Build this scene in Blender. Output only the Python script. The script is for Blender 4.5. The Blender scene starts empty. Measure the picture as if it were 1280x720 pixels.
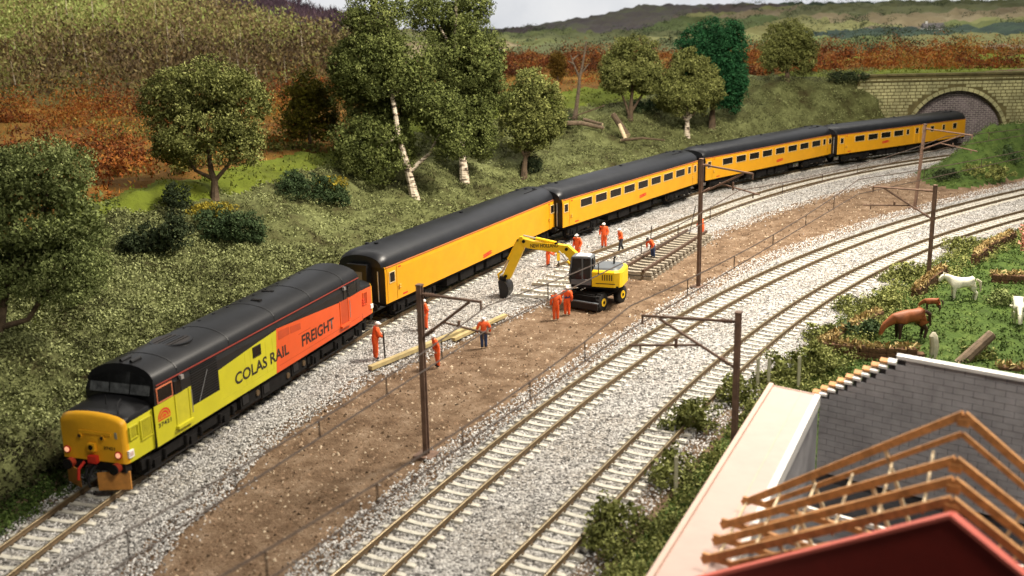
import bpy, bmesh, math, random
import numpy as np
from mathutils import Vector, Matrix

random.seed(7)
rng = np.random.default_rng(11)
SC = bpy.context.scene
COL = SC.collection
R = math.radians

# ------------------------------------------------------------------ camera, world, lamps, exposure
CAM_H, PITCH, ROLL = 14.66, R(14.56), R(-1.16)
cd = bpy.data.cameras.new('camera'); cam = bpy.data.objects.new('camera', cd); COL.objects.link(cam)
_r0 = Vector((1, 0, 0)); _u0 = Vector((0, math.sin(PITCH), math.cos(PITCH))); _f = Vector((0, math.cos(PITCH), -math.sin(PITCH)))
_cr, _sr = math.cos(ROLL), math.sin(ROLL)
_rt = _r0 * _cr + _u0 * _sr; _up = -_r0 * _sr + _u0 * _cr
cam.matrix_world = Matrix(((_rt.x, _up.x, -_f.x, 0), (_rt.y, _up.y, -_f.y, 0), (_rt.z, _up.z, -_f.z, CAM_H), (0, 0, 0, 1)))
cd.sensor_width = 36; cd.lens = 1353 / 1280 * 36; cd.clip_end = 2000; cd.clip_start = .5
cd.dof.use_dof = True; cd.dof.focus_distance = 58; cd.dof.aperture_fstop = .33
SC.camera = cam

W = bpy.data.worlds.new('World'); SC.world = W; W.use_nodes = True
bg = W.node_tree.nodes['Background']; bg.inputs[0].default_value = (.98, .97, 1.0, 1); bg.inputs[1].default_value = .065

def area(name, loc, target, size, size_y, power, colour):
    l = bpy.data.lights.new(name, 'AREA'); l.shape = 'RECTANGLE'; l.size = size; l.size_y = size_y; l.energy = power; l.color = colour
    o = bpy.data.objects.new(name, l); COL.objects.link(o); o.location = loc
    o.rotation_euler = (Vector(target) - Vector(loc)).to_track_quat('-Z', 'Y').to_euler()
    return o
area('layout_lamp', (25, 57, 43), (6, 60, 0), 12, 12, 70000, (1, .91, .78))
area('layout_lamp', (20, 0, 50), (10, 62, 0), 10, 10, 24000, (1, .93, .82))
area('backscene_lamp', (10, 175, 150), (-20, 290, 10), 260, 90, 700000, (1, .95, .87))

vs = SC.view_settings; vs.view_transform = 'Standard'; vs.look = 'None'; vs.exposure = 0; vs.gamma = 1
SC.cycles.max_bounces = 5; SC.cycles.use_denoising = True
SC.cycles.diffuse_bounces = 3; SC.cycles.glossy_bounces = 2; SC.cycles.transparent_max_bounces = 4

# ------------------------------------------------------------------ materials
def _nodes(name):
    m = bpy.data.materials.new(name); m.use_nodes = True
    nt = m.node_tree; b = nt.nodes['Principled BSDF']
    return m, nt, b
def ramp(nt, fac, stops):
    n = nt.nodes.new('ShaderNodeValToRGB'); e = n.color_ramp.elements
    while len(e) < len(stops): e.new(.5)
    for k, (p, c) in enumerate(stops): e[k].position = p; e[k].color = (*c, 1)
    nt.links.new(fac, n.inputs[0]); return n.outputs[0]
def noise(nt, scale, detail=4, rough=.6, coord='Object'):
    tc = nt.nodes.new('ShaderNodeTexCoord'); n = nt.nodes.new('ShaderNodeTexNoise')
    n.inputs['Scale'].default_value = scale; n.inputs['Detail'].default_value = detail; n.inputs['Roughness'].default_value = rough
    nt.links.new(tc.outputs[coord], n.inputs['Vector']); return n.outputs['Fac']
def bump(nt, b, h, strength, dist):
    n = nt.nodes.new('ShaderNodeBump'); n.inputs['Strength'].default_value = strength; n.inputs['Distance'].default_value = dist
    nt.links.new(h, n.inputs['Height']); nt.links.new(n.outputs[0], b.inputs['Normal'])
_cache = {}
def paint(name, c, rough=.5, var=.18, scale=3, metal=0, bm=0, spec=.4):
    """one colour with gentle wear"""
    if name in _cache: return _cache[name]
    m, nt, b = _nodes(name)
    f = noise(nt, scale, 5, .65)
    lo = tuple(x * (1 - var) for x in c); hi = tuple(min(1, x * (1 + var)) for x in c)
    nt.links.new(ramp(nt, f, [(.32, lo), (.68, hi)]), b.inputs['Base Color'])
    b.inputs['Roughness'].default_value = rough; b.inputs['Metallic'].default_value = metal
    b.inputs['Specular IOR Level'].default_value = spec
    if bm: bump(nt, b, noise(nt, scale * 6, 3), .5, bm)
    _cache[name] = m; return m
def mixed(name, stops, scale, rough=.9, bm=.05, detail=6, bscale=None):
    """several colours from noise, with relief"""
    m, nt, b = _nodes(name)
    nt.links.new(ramp(nt, noise(nt, scale, detail, .7), stops), b.inputs['Base Color'])
    b.inputs['Roughness'].default_value = rough; b.inputs['Specular IOR Level'].default_value = .15
    bump(nt, b, noise(nt, bscale or scale * 5, 5, .7), 1, bm)
    return m
def leafy(name, stops, rough=.8, trans=0):
    """colour of each leaf or stone from the mesh attribute 'tone'"""
    m, nt, b = _nodes(name)
    a = nt.nodes.new('ShaderNodeAttribute'); a.attribute_name = 'tone'
    nt.links.new(ramp(nt, a.outputs['Fac'], stops), b.inputs['Base Color'])
    b.inputs['Roughness'].default_value = rough; b.inputs['Specular IOR Level'].default_value = .15
    return m

M = dict(
    dirt=mixed('brown_earth', [(.25, (.075, .047, .028)), (.42, (.14, .089, .053)), (.55, (.205, .138, .087)), (.75, (.31, .23, .16))], 1.1, bm=.12, bscale=7),
    bank=mixed('bank_soil', [(.3, (.045, .034, .014)), (.5, (.12, .13, .048)), (.7, (.23, .25, .098))], .5, bm=.2, bscale=4),
    paddock=mixed('paddock_turf', [(.3, (.032, .052, .012)), (.5, (.060, .10, .020)), (.7, (.10, .145, .03))], .9, bm=.15, bscale=6),
    field=mixed('field_grass', [(.3, (.085, .10, .014)), (.5, (.14, .175, .018)), (.72, (.20, .22, .03))], .22, bm=.1, bscale=3),
    scrubland=mixed('scrub_soil', [(.3, (.07, .03, .008)), (.5, (.20, .10, .02)), (.7, (.36, .20, .04))], .12, bm=.3, bscale=1.5),
    hill=mixed('hill_soil', [(.3, (.06, .045, .015)), (.5, (.13, .10, .03)), (.7, (.19, .16, .05))], .06, bm=.5, bscale=1),
    moor=mixed('heather_moor', [(.35, (.075, .06, .07)), (.5, (.10, .09, .075)), (.65, (.12, .13, .07))], .05, bm=.3, bscale=1),
    pasture=mixed('dark_pasture', [(.35, (.030, .045, .038)), (.65, (.05, .075, .05))], .05, bm=.3, bscale=1),
    stone=leafy('ballast_stone', [(0, (.035, .032, .030)), (.25, (.19, .183, .173)), (.55, (.42, .405, .385)), (1, (.74, .725, .695))], .9),
    clod=leafy('earth_clod', [(0, (.04, .024, .013)), (.4, (.155, .098, .058)), (.75, (.27, .18, .115)), (1, (.46, .37, .26))], .95),
    turf=leafy('bank_turf', [(0, (.036, .034, .014)), (.3, (.108, .118, .044)), (.6, (.215, .235, .092)), (1, (.36, .39, .17))]),
    lush=leafy('lush_turf', [(0, (.020, .032, .008)), (.35, (.050, .085, .018)), (.7, (.095, .145, .032)), (1, (.19, .235, .07))]),
    scrub=leafy('autumn_scrub', [(0, (.06, .022, .010)), (.25, (.18, .056, .018)), (.5, (.33, .10, .022)), (.72, (.45, .20, .036)), (.84, (.33, .25, .06)), (1, (.15, .16, .04))]),
    wood=leafy('hill_wood', [(0, (.075, .05, .028)), (.3, (.22, .15, .07)), (.48, (.29, .25, .09)), (.72, (.25, .32, .07)), (1, (.44, .47, .16))]),
    purple=leafy('ridge_wood', [(0, (.035, .022, .03)), (.5, (.075, .045, .06)), (1, (.13, .08, .095))]),
    hedge=leafy('far_hedge', [(0, (.022, .03, .018)), (.5, (.055, .075, .035)), (1, (.11, .125, .06))]),
    straw=leafy('dry_straw', [(0, (.10, .06, .02)), (.5, (.32, .22, .08)), (1, (.52, .41, .19))]),
    rail=paint('rusty_rail', (.11, .072, .036), .55, .3, 6, .3), railtop=paint('rail_head', (.235, .185, .105), .35, .2, 5, .5),
    sleeper=paint('concrete_sleeper', (.49, .465, .395), .9, .22, 2.5), oldsleeper=paint('weathered_sleeper', (.60, .57, .49), .9, .35, 4, bm=.02),
    darktie=paint('dark_timber', (.07, .05, .035), .85, .3, 4),
    yellow=paint('coach_yellow', (.66, .31, .007), .42, .06, 1.2), black=paint('satin_black', (.008, .008, .009), .45, .3, 2),
    roof=paint('roof_grey', (.013, .014, .017), .38, .25, 1.3, spec=.28), locoroof=paint('loco_roof_black', (.010, .010, .011), .36, .25, 1.5, spec=.22),
    under=paint('underframe_black', (.009, .008, .0075), .85, .4, 3, spec=.15), glass=paint('dark_glass', (.010, .008, .007), .2, .2, 2, spec=.25),
    frame=paint('window_frame', (.66, .50, .25), .4, .1, 2), lime=paint('lime_paint', (.49, .455, .018), .4, .07, 1.2),
    orange=paint('orange_paint', (.61, .083, .017), .42, .07, 1.2), nose=paint('warning_yellow', (.80, .40, .015), .42, .08, 1.3),
    red=paint('red_paint', (.55, .03, .015), .5, .12, 3), stripe=paint('cantrail_stripe', (.55, .16, .07), .5, .1, 2),
    plough=paint('plough_orange', (.46, .20, .04), .6, .2, 4), gold=paint('brass', (.75, .52, .12), .35, .1, 4, .6),
    ink=paint('lettering_black', (.02, .015, .012), .5, .1, 3), white=paint('white_paint', (.80, .78, .74), .6, .06, 3),
    silver=paint('silver_metal', (.5, .5, .5), .35, .15, 4, .7), hivis=paint('hi_vis_orange', (.80, .11, .02), .75, .2, 14),
    navy=paint('navy_cloth', (.03, .05, .12), .8, .2, 8), darkcloth=paint('dark_cloth', (.025, .025, .028), .85, .2, 8),
    boot=paint('black_boot', (.015, .013, .012), .6, .2, 8), skin=paint('skin', (.55, .31, .2), .6, .1, 8),
    plant=paint('machine_yellow', (.86, .55, .012), .38, .06, 2), cabgrey=paint('cab_grey', (.11, .12, .13), .45, .12, 3),
    mast=paint('mast_brown', (.15, .09, .062), .8, .3, 3), wire=paint('wire_brown', (.055, .035, .025), .7, .2, 3),
    baulk=paint('pale_timber', (.38, .30, .14), .8, .22, 3), bark=paint('brown_bark', (.10, .068, .04), .9, .4, 3, bm=.05),
    log=paint('grey_log', (.25, .19, .11), .9, .4, 4, bm=.05), cutwood=paint('cut_wood', (.66, .52, .33), .8, .2, 4),
    bank_brick=paint('portal_brick', (.15, .122, .13), .9, .45, 1.6), mortar=paint('mortar', (.40, .36, .33), .95, .15, 3),
    sandstone=paint('mossy_sandstone', (.40, .385, .20), .9, .5, .45, bm=.03), joint=paint('stone_joint', (.13, .11, .045), .95, .3, 1),
    block=paint('grey_block', (.37, .36, .37), .9, .25, .9), blockjoint=paint('block_joint', (.05, .048, .052), .95, .2, 3),
    pink=paint('pale_pink_board', (.54, .385, .335), .65, .05, 1.5), pinkrim=paint('rim_board', (.60, .43, .35), .6, .05, 1.5),
    truss=paint('orange_timber', (.54, .265, .095), .7, .35, 5, bm=.01), redcard=paint('red_card', (.20, .014, .007), .7, .1, 2),
    redhighlight=paint('painted_red_highlight', (.62, .14, .10), .7, .1, 2), brownwall=paint('brown_stone', (.12, .062, .03), .95, .4, 2.5, bm=.06),
    chestnut=paint('chestnut_coat', (.25, .075, .022), .6, .25, 3), darkcoat=paint('dark_points', (.04, .018, .012), .7, .2, 4),
    cream=paint('cream_coat', (.72, .70, .55), .7, .15, 4), hair=paint('horse_hair', (.50, .46, .34), .8, .2, 5),
    post=paint('pale_post', (.44, .42, .30), .85, .2, 5), rod=paint('white_rod', (.82, .78, .72), .6, .05, 3),
    tyre=paint('tyre', (.016, .015, .014), .9, .2, 6), far=paint('far_house', (.75, .72, .66), .8, .1, 2), farroof=paint('far_roof', (.10, .09, .09), .8, .1, 2),
)
def make_birch():
    m, nt, b = _nodes('birch_bark')
    tc = nt.nodes.new('ShaderNodeTexCoord'); mp = nt.nodes.new('ShaderNodeMapping'); mp.inputs['Scale'].default_value = (1.2, 1.2, 5)
    n = nt.nodes.new('ShaderNodeTexNoise'); n.inputs['Scale'].default_value = 1.6; n.inputs['Detail'].default_value = 3
    nt.links.new(tc.outputs['Object'], mp.inputs[0]); nt.links.new(mp.outputs[0], n.inputs['Vector'])
    nt.links.new(ramp(nt, n.outputs['Fac'], [(.40, (.05, .035, .025)), (.47, (.42, .34, .24)), (.6, (.66, .58, .46))]), b.inputs['Base Color'])
    b.inputs['Roughness'].default_value = .9; return m
M['birch'] = make_birch()
def make_ballast():
    m, nt, b = _nodes('ballast_bed')
    tc = nt.nodes.new('ShaderNodeTexCoord'); v = nt.nodes.new('ShaderNodeTexVoronoi'); v.inputs['Scale'].default_value = 9
    nt.links.new(tc.outputs['Object'], v.inputs['Vector'])
    s = nt.nodes.new('ShaderNodeSeparateColor'); nt.links.new(v.outputs['Color'], s.inputs[0])
    c = ramp(nt, s.outputs[0], [(0, (.05, .046, .043)), (.22, (.16, .153, .146)), (.5, (.32, .31, .292)), (1, (.52, .505, .48))])
    big = ramp(nt, noise(nt, .5, 4), [(.35, (.78, .74, .69)), (.65, (1, 1, 1))])
    mx = nt.nodes.new('ShaderNodeMix'); mx.data_type = 'RGBA'; mx.blend_type = 'MULTIPLY'; mx.inputs[0].default_value = 1
    nt.links.new(c, mx.inputs[6]); nt.links.new(big, mx.inputs[7]); nt.links.new(mx.outputs[2], b.inputs['Base Color'])
    b.inputs['Roughness'].default_value = .9; b.inputs['Specular IOR Level'].default_value = .15
    bump(nt, b, v.outputs['Distance'], .9, .08); b.inputs['Normal'].links[0].from_node.invert = True
    return m
M['ballast'] = make_ballast()
def make_farmland():
    m, nt, b = _nodes('far_farmland')
    tc = nt.nodes.new('ShaderNodeTexCoord'); v = nt.nodes.new('ShaderNodeTexVoronoi'); v.inputs['Scale'].default_value = .022
    mp = nt.nodes.new('ShaderNodeMapping'); mp.inputs['Scale'].default_value = (1, .75, 0); mp.inputs['Rotation'].default_value = (0, 0, .5)
    nt.links.new(tc.outputs['Object'], mp.inputs[0]); nt.links.new(mp.outputs[0], v.inputs['Vector'])
    s = nt.nodes.new('ShaderNodeSeparateColor'); nt.links.new(v.outputs['Color'], s.inputs[0])
    c = ramp(nt, s.outputs[0], [(.05, (.045, .065, .034)), (.25, (.20, .20, .085)), (.5, (.085, .12, .045)), (.7, (.25, .21, .125)), (.95, (.075, .06, .06))])
    big = ramp(nt, noise(nt, .06, 6), [(.35, (.7, .66, .62)), (.65, (1.1, 1.1, 1.1))])
    mx = nt.nodes.new('ShaderNodeMix'); mx.data_type = 'RGBA'; mx.blend_type = 'MULTIPLY'; mx.inputs[0].default_value = 1
    nt.links.new(c, mx.inputs[6]); nt.links.new(big, mx.inputs[7]); nt.links.new(mx.outputs[2], b.inputs['Base Color'])
    b.inputs['Roughness'].default_value = .95; b.inputs['Specular IOR Level'].default_value = .1
    return m
M['farmland'] = make_farmland()
def green(name, dark, mid, light):
    return leafy(name, [(0, dark), (.45, mid), (1, light)])
FOL = dict(
    birch=green('birch_leaves', (.020, .026, .008), (.10, .122, .030), (.28, .31, .10)),
    olive=green('olive_leaves', (.030, .035, .010), (.165, .18, .048), (.43, .44, .16)),
    sage=green('sage_leaves', (.04, .052, .016), (.16, .195, .062), (.37, .41, .16)),
    pine=green('pine_leaves', (.012, .022, .009), (.045, .075, .028), (.13, .18, .075)),
    emerald=green('emerald_leaves', (.004, .022, .008), (.016, .078, .026), (.065, .20, .075)),
    yellowish=green('yellow_green_leaves', (.03, .028, .004), (.11, .105, .012), (.25, .22, .03)),
    rust=green('rusty_leaves', (.04, .02, .005), (.15, .09, .015), (.30, .20, .04)),
    dark=green('dark_leaves', (.008, .013, .006), (.032, .046, .019), (.10, .125, .055)),
    gorse=green('gorse_flowers', (.10, .08, .01), (.30, .24, .025), (.52, .42, .06)),
    moss=green('moss_leaves', (.030, .036, .010), (.155, .17, .045), (.40, .41, .14)),
    pinkbloom=green('pink_blossom', (.40, .13, .09), (.72, .33, .24), (.90, .55, .42)),
)

# ------------------------------------------------------------------ mesh helpers
def tag(o, label=None, cat=None, group=None, kind=None):
    if label: o['label'] = label
    if cat: o['category'] = cat
    if group: o['group'] = group
    if kind: o['kind'] = kind
    return o
def thing(name, loc, rz, label, cat, group=None):
    o = bpy.data.objects.new(name, None); COL.objects.link(o); o.empty_display_size = .3
    o.location = loc; o.rotation_euler = (0, 0, rz); return tag(o, label, cat, group)
def link(name, me, parent=None):
    o = bpy.data.objects.new(name, me); COL.objects.link(o)
    if parent: o.parent = parent
    return o
def np_mesh(name, V, F, mats, mi=None, smooth=False, tone=None):
    V = np.asarray(V, np.float32); F = np.asarray(F, np.int32); k = F.shape[1]
    me = bpy.data.meshes.new(name)
    me.vertices.add(len(V)); me.vertices.foreach_set('co', V.ravel())
    me.loops.add(F.size); me.loops.foreach_set('vertex_index', F.ravel())
    me.polygons.add(len(F)); me.polygons.foreach_set('loop_start', np.arange(0, F.size, k, dtype=np.int32))
    for m in mats: me.materials.append(m)
    if mi is not None: me.polygons.foreach_set('material_index', np.asarray(mi, np.int32))
    if smooth: me.polygons.foreach_set('use_smooth', np.ones(len(F), bool))
    if tone is not None:
        a = me.attributes.new('tone', 'FLOAT', 'POINT'); a.data.foreach_set('value', np.asarray(tone, np.float32))
    me.update(calc_edges=True); return me
class MB:
    def __init__(s): s.v = []; s.f = []; s.m = []; s.mats = []
    def mi(s, mat):
        if mat not in s.mats: s.mats.append(mat)
        return s.mats.index(mat)
    def add(s, V, F, mat):
        k = len(s.v); i = s.mi(mat); s.v += [tuple(v) for v in V]
        for f in F: s.f.append([a + k for a in f]); s.m.append(i)
        return s
    def box(s, x0, x1, y0, y1, z0, z1, mat, T=None):
        V = [(x, y, z) for x in (x0, x1) for y in (y0, y1) for z in (z0, z1)]
        if T: V = [T(Vector(v)) for v in V]
        return s.add(V, [(0, 1, 3, 2), (4, 6, 7, 5), (0, 4, 5, 1), (2, 3, 7, 6), (0, 2, 6, 4), (1, 5, 7, 3)], mat)
    def tube(s, pts, rad, mat, n=8, cap=True):
        pts = [Vector(p) for p in pts]
        if not hasattr(rad, '__len__'): rad = [rad] * len(pts)
        V = []; F = []; ref = None
        for i, p in enumerate(pts):
            t = (pts[min(i + 1, len(pts) - 1)] - pts[max(i - 1, 0)]).normalized()
            if ref is None: ref = Vector((0, 0, 1)) if abs(t.z) < .9 else Vector((1, 0, 0))
            a = t.cross(ref).normalized(); b = a.cross(t); ref = b
            for k in range(n):
                w = 2 * math.pi * k / n; V.append(p + (a * math.cos(w) + b * math.sin(w)) * rad[i])
        for i in range(len(pts) - 1):
            for k in range(n): F.append((i * n + k, i * n + (k + 1) % n, (i + 1) * n + (k + 1) % n, (i + 1) * n + k))
        if cap: F.append(tuple(range(n))[::-1]); F.append(tuple(range((len(pts) - 1) * n, len(pts) * n)))
        return s.add(V, F, mat)
    def loft(s, secs, mat, cap=True):
        """closed sections of equal length"""
        n = len(secs[0]); V = [p for q in secs for p in q]; F = []
        for i in range(len(secs) - 1):
            for k in range(n): F.append((i * n + k, i * n + (k + 1) % n, (i + 1) * n + (k + 1) % n, (i + 1) * n + k))
        if cap: F.append(tuple(range(n))[::-1]); F.append(tuple(range((len(secs) - 1) * n, len(secs) * n)))
        return s.add(V, F, mat)
    def slab(s, poly, y0, y1, mat):
        """polygon in x,z pushed from y0 to y1"""
        return s.loft([[(x, y0, z) for x, z in poly], [(x, y1, z) for x, z in poly]], mat)
    def mesh(s, name, smooth=False):
        me = bpy.data.meshes.new(name); me.from_pydata(s.v, [], s.f)
        for m in s.mats: me.materials.append(m)
        me.polygons.foreach_set('material_index', s.m)
        bm = bmesh.new(); bm.from_mesh(me); bmesh.ops.recalc_face_normals(bm, faces=bm.faces); bm.to_mesh(me); bm.free()
        if smooth:
            me.polygons.foreach_set('use_smooth', [True] * len(me.polygons))
            try: me.set_sharp_from_angle(angle=R(38))
            except Exception: pass
        me.update(); return me
    def build(s, name, parent=None, smooth=False): return link(name, s.mesh(name, smooth), parent)
def copy_tree(o, parent=None):
    c = o.copy(); COL.objects.link(c)
    if parent: c.parent = parent
    for ch in list(o.children): copy_tree(ch, c)
    return c
def lettering(text, name, mat, parent, x0, x1, z, cap, y, depth=.004):
    """flat letters on a side facing -y, fitted between x0 and x1"""
    cu = bpy.data.curves.new(name, 'FONT'); cu.body = text; cu.size = 1; cu.extrude = 0; cu.resolution_u = 3; cu.offset = .026
    t = bpy.data.objects.new(name, cu); COL.objects.link(t)
    dg = bpy.context.evaluated_depsgraph_get(); me = bpy.data.meshes.new_from_object(t.evaluated_get(dg))
    bpy.data.objects.remove(t); bpy.data.curves.remove(cu)
    xs = [v.co.x for v in me.vertices]; ys = [v.co.y for v in me.vertices]
    a, b, lo, hi = min(xs), max(xs), min(ys), max(ys)
    for v in me.vertices:
        v.co = Vector((x0 + (v.co.x - a) / (b - a) * (x1 - x0), y, z + (v.co.y - lo) / (hi - lo) * cap))
    me.materials.clear(); me.materials.append(mat); return link(name, me, parent)

# ------------------------------------------------------------------ ground shape
#<<terrain
def lattice(ix, iy):
    h = np.sin(ix * 127.1 + iy * 311.7) * 43758.5453
    return h - np.floor(h)
def vnoise(x, y):
    x = np.asarray(x, float); y = np.asarray(y, float)
    ix, iy = np.floor(x), np.floor(y); fx, fy = x - ix, y - iy
    fx = fx * fx * (3 - 2 * fx); fy = fy * fy * (3 - 2 * fy)
    return (lattice(ix, iy) * (1 - fx) + lattice(ix + 1, iy) * fx) * (1 - fy) + (lattice(ix, iy + 1) * (1 - fx) + lattice(ix + 1, iy + 1) * fx) * fy
def fbm(x, y, n=4):
    s = 0; a = .5
    for k in range(n): s = s + a * vnoise(x * 2 ** k + 17 * k, y * 2 ** k - 9 * k); a *= .5
    return s
def curve(cf, y0, y1, step=.5):
    y = np.arange(y0, y1, step * .2); x = np.polyval(cf, y)
    L = np.concatenate([[0], np.cumsum(np.hypot(np.diff(x), np.diff(y)))]); s = np.arange(0, L[-1], step)
    return np.stack([np.interp(s, L, x), np.interp(s, L, y)], 1)
C1 = np.polyfit([27.5, 31.9, 49.5, 68.5, 85.5, 100.1, 111.2], [-14.45, -13.05, -7.4, 2.0, 14.0, 29.0, 45.5], 4)
C2 = np.polyfit([64.2, 68, 75.2, 79, 86.5, 90.3, 96, 100.3, 105.4], [5.1, 8.1, 13.4, 15.6, 20.8, 25.8, 31.2, 38.1, 45.1], 3)
C3 = np.polyfit([26.2, 29, 41, 45.7, 49.7, 57.7, 66.5, 74.2, 83.4], [-4.27, -3, 3, 5.6, 8.3, 14.1, 21.2, 29.1, 40.1], 3)
C4 = np.polyfit([26, 28.4, 35.3, 40.3, 44.8, 47, 56.5, 66, 74.2], [.15, 1.2, 4.6, 7.4, 10.1, 11.5, 18.1, 26, 35.8], 3)
T1 = curve(C1, 18, 118); T3 = curve(C3, 14, 96); T4 = curve(C4, 14, 86); T2 = curve(C2, 61.5, 113)
def sdist(P, T):
    """signed distance to a track, positive on its left; and the index along it"""
    out = np.empty(len(P)); ind = np.empty(len(P), int)
    Q = T.astype(np.float32)
    for a in range(0, len(P), 20000):
        p = P[a:a + 20000].astype(np.float32)
        d2 = ((p[:, None, :] - Q[None]) ** 2).sum(2); i = np.clip(d2.argmin(1), 0, len(T) - 2)
        e = T[i + 1] - T[i]; q = P[a:a + 20000] - T[i]; L = np.hypot(e[:, 0], e[:, 1])
        cr = (e[:, 0] * q[:, 1] - e[:, 1] * q[:, 0]) / L
        out[a:a + 20000] = np.sign(cr) * np.maximum(np.abs(cr), np.sqrt(d2.min(1)) * .999); ind[a:a + 20000] = i
    return out, ind
def sstep(a, b, x):
    t = np.clip((x - a) / (b - a), 0, 1); return t * t * (3 - 2 * t)
US = np.array([-500, 0, 200, 320, 430, 560, 640, 700, 750, 800, 900, 1000, 1280, 1700])
RS = np.array([70, 110, 150, 200, 260, 330, 420, 460])
# how far below eye level the land lies (thousandths of the distance), by bearing and distance
DROP = np.array([[190, 130, 80, 25, -35, -70, -80, -80], [190, 130, 78, 20, -35, -70, -80, -80], [190, 130, 82, 30, -15, -50, -58, -58], [185, 126, 84, 40, 10, -4, 0, 0],
                 [170, 115, 80, 52, 34, 25, 24, 24], [160, 108, 78, 52, 42, 32, 28, 28], [158, 106, 76, 50, 42, 34, 28, 29], [157, 104, 75, 50, 42, 33, 21, 22], [156, 104, 74, 50, 42, 33, 14, 15],
                 [155, 102, 74, 50, 42, 30, 3, 4], [150, 100, 74, 50, 40, 24, 4, 4], [150, 95, 74, 50, 36, 20, 4, 4], [150, 95, 72, 46, 30, 16, 5, 5], [150, 95, 72, 46, 30, 16, 5, 5]]) / 1353.
def back_z(x, y):
    r = np.hypot(x, y); u = 640 + 1353 * x / np.maximum(y, 1)
    fu = np.interp(u, US, np.arange(len(US))); fr = np.interp(r, RS, np.arange(len(RS)))
    iu = np.minimum(fu.astype(int), len(US) - 2); ir = np.minimum(fr.astype(int), len(RS) - 2); a = fu - iu; b = fr - ir
    d = (DROP[iu, ir] * (1 - b) + DROP[iu, ir + 1] * b) * (1 - a) + (DROP[iu + 1, ir] * (1 - b) + DROP[iu + 1, ir + 1] * b) * a
    return 14.66 - d * np.maximum(r, 70)
WALL_Y = 113.0
def ground(x, y, want=False):
    x = np.asarray(x, float).ravel(); y = np.asarray(y, float).ravel(); P = np.stack([x, y], 1)
    d1, _ = sdist(P, T1); d2, _ = sdist(P, T2); d3, _ = sdist(P, T3); d4, _ = sdist(P, T4)
    n1 = fbm(x * .25, y * .25) - .5; n2 = fbm(x * 1.1, y * 1.1, 3) - .45
    k = np.interp(x, [-30, 8, 20, 25, 28, 32, 36, 40], [.31, .34, .46, .62, .95, 1.25, 1.8, 2.2])
    zm = np.interp(x, [-30, 10, 25, 32], [4.9, 5.4, 6.9, 7.2])
    ze = -.3 + k * np.maximum(d1 - 2.8 + n1 * 1.2, 0) + .75 * sstep(2.9, 3.6, d1) * sstep(50, 40, y)
    ze = zm - np.log1p(np.exp(np.clip((zm - ze) * 1.6, -30, 30))) / 1.6 + n1 * .9 * sstep(3, 9, d1) + n2 * .5 * sstep(2.8, 5, d1) + (fbm(x * .55 + 7, y * .55, 3) - .45) * 1.0 * sstep(3.2, 6, d1)
    ze = np.maximum(ze, -.3)
    r = np.hypot(x, y); zb = back_z(x, y) + n1 * np.interp(r, [60, 120, 300], [.4, 1.2, 5])
    w = sstep(15, 27, d1) * sstep(40, 60, y)
    w = np.where((x > 30) & (y > WALL_Y), np.maximum(w, sstep(120, 130, y)), w)
    zl = np.where((x > 33) & (y > WALL_Y + 3.3), 7.05, ze)
    zl = np.where((x > 38.5) & (y <= WALL_Y + 3.3) & (y > WALL_Y - .2), -.3, zl)
    z = zl * (1 - w) + zb * w
    # the low bank between the second and third tracks
    mo = .95 * np.minimum(-d2 - 2.5, d3 - 4.2) + n1 * .8
    mo = -.3 + np.clip(mo, 0, 6.0) * sstep(34, 43, x)
    z = np.where((d1 < 0) & (y < WALL_Y), np.maximum(-.3, np.where((d2 < 0) & (d3 > 0) & (x > 30), mo + n2 * .3 * (mo > -.25), -.3)), z)
    # paddock to the right
    pad = sstep(2.0, 3.4, -d4)
    z = np.where((d4 < 0) & (y < 90), -.3 + pad * (.25 + n1 * .5 + n2 * .15), z)
    if want: return z, d1, d2, d3, d4, r
    return z
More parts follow.
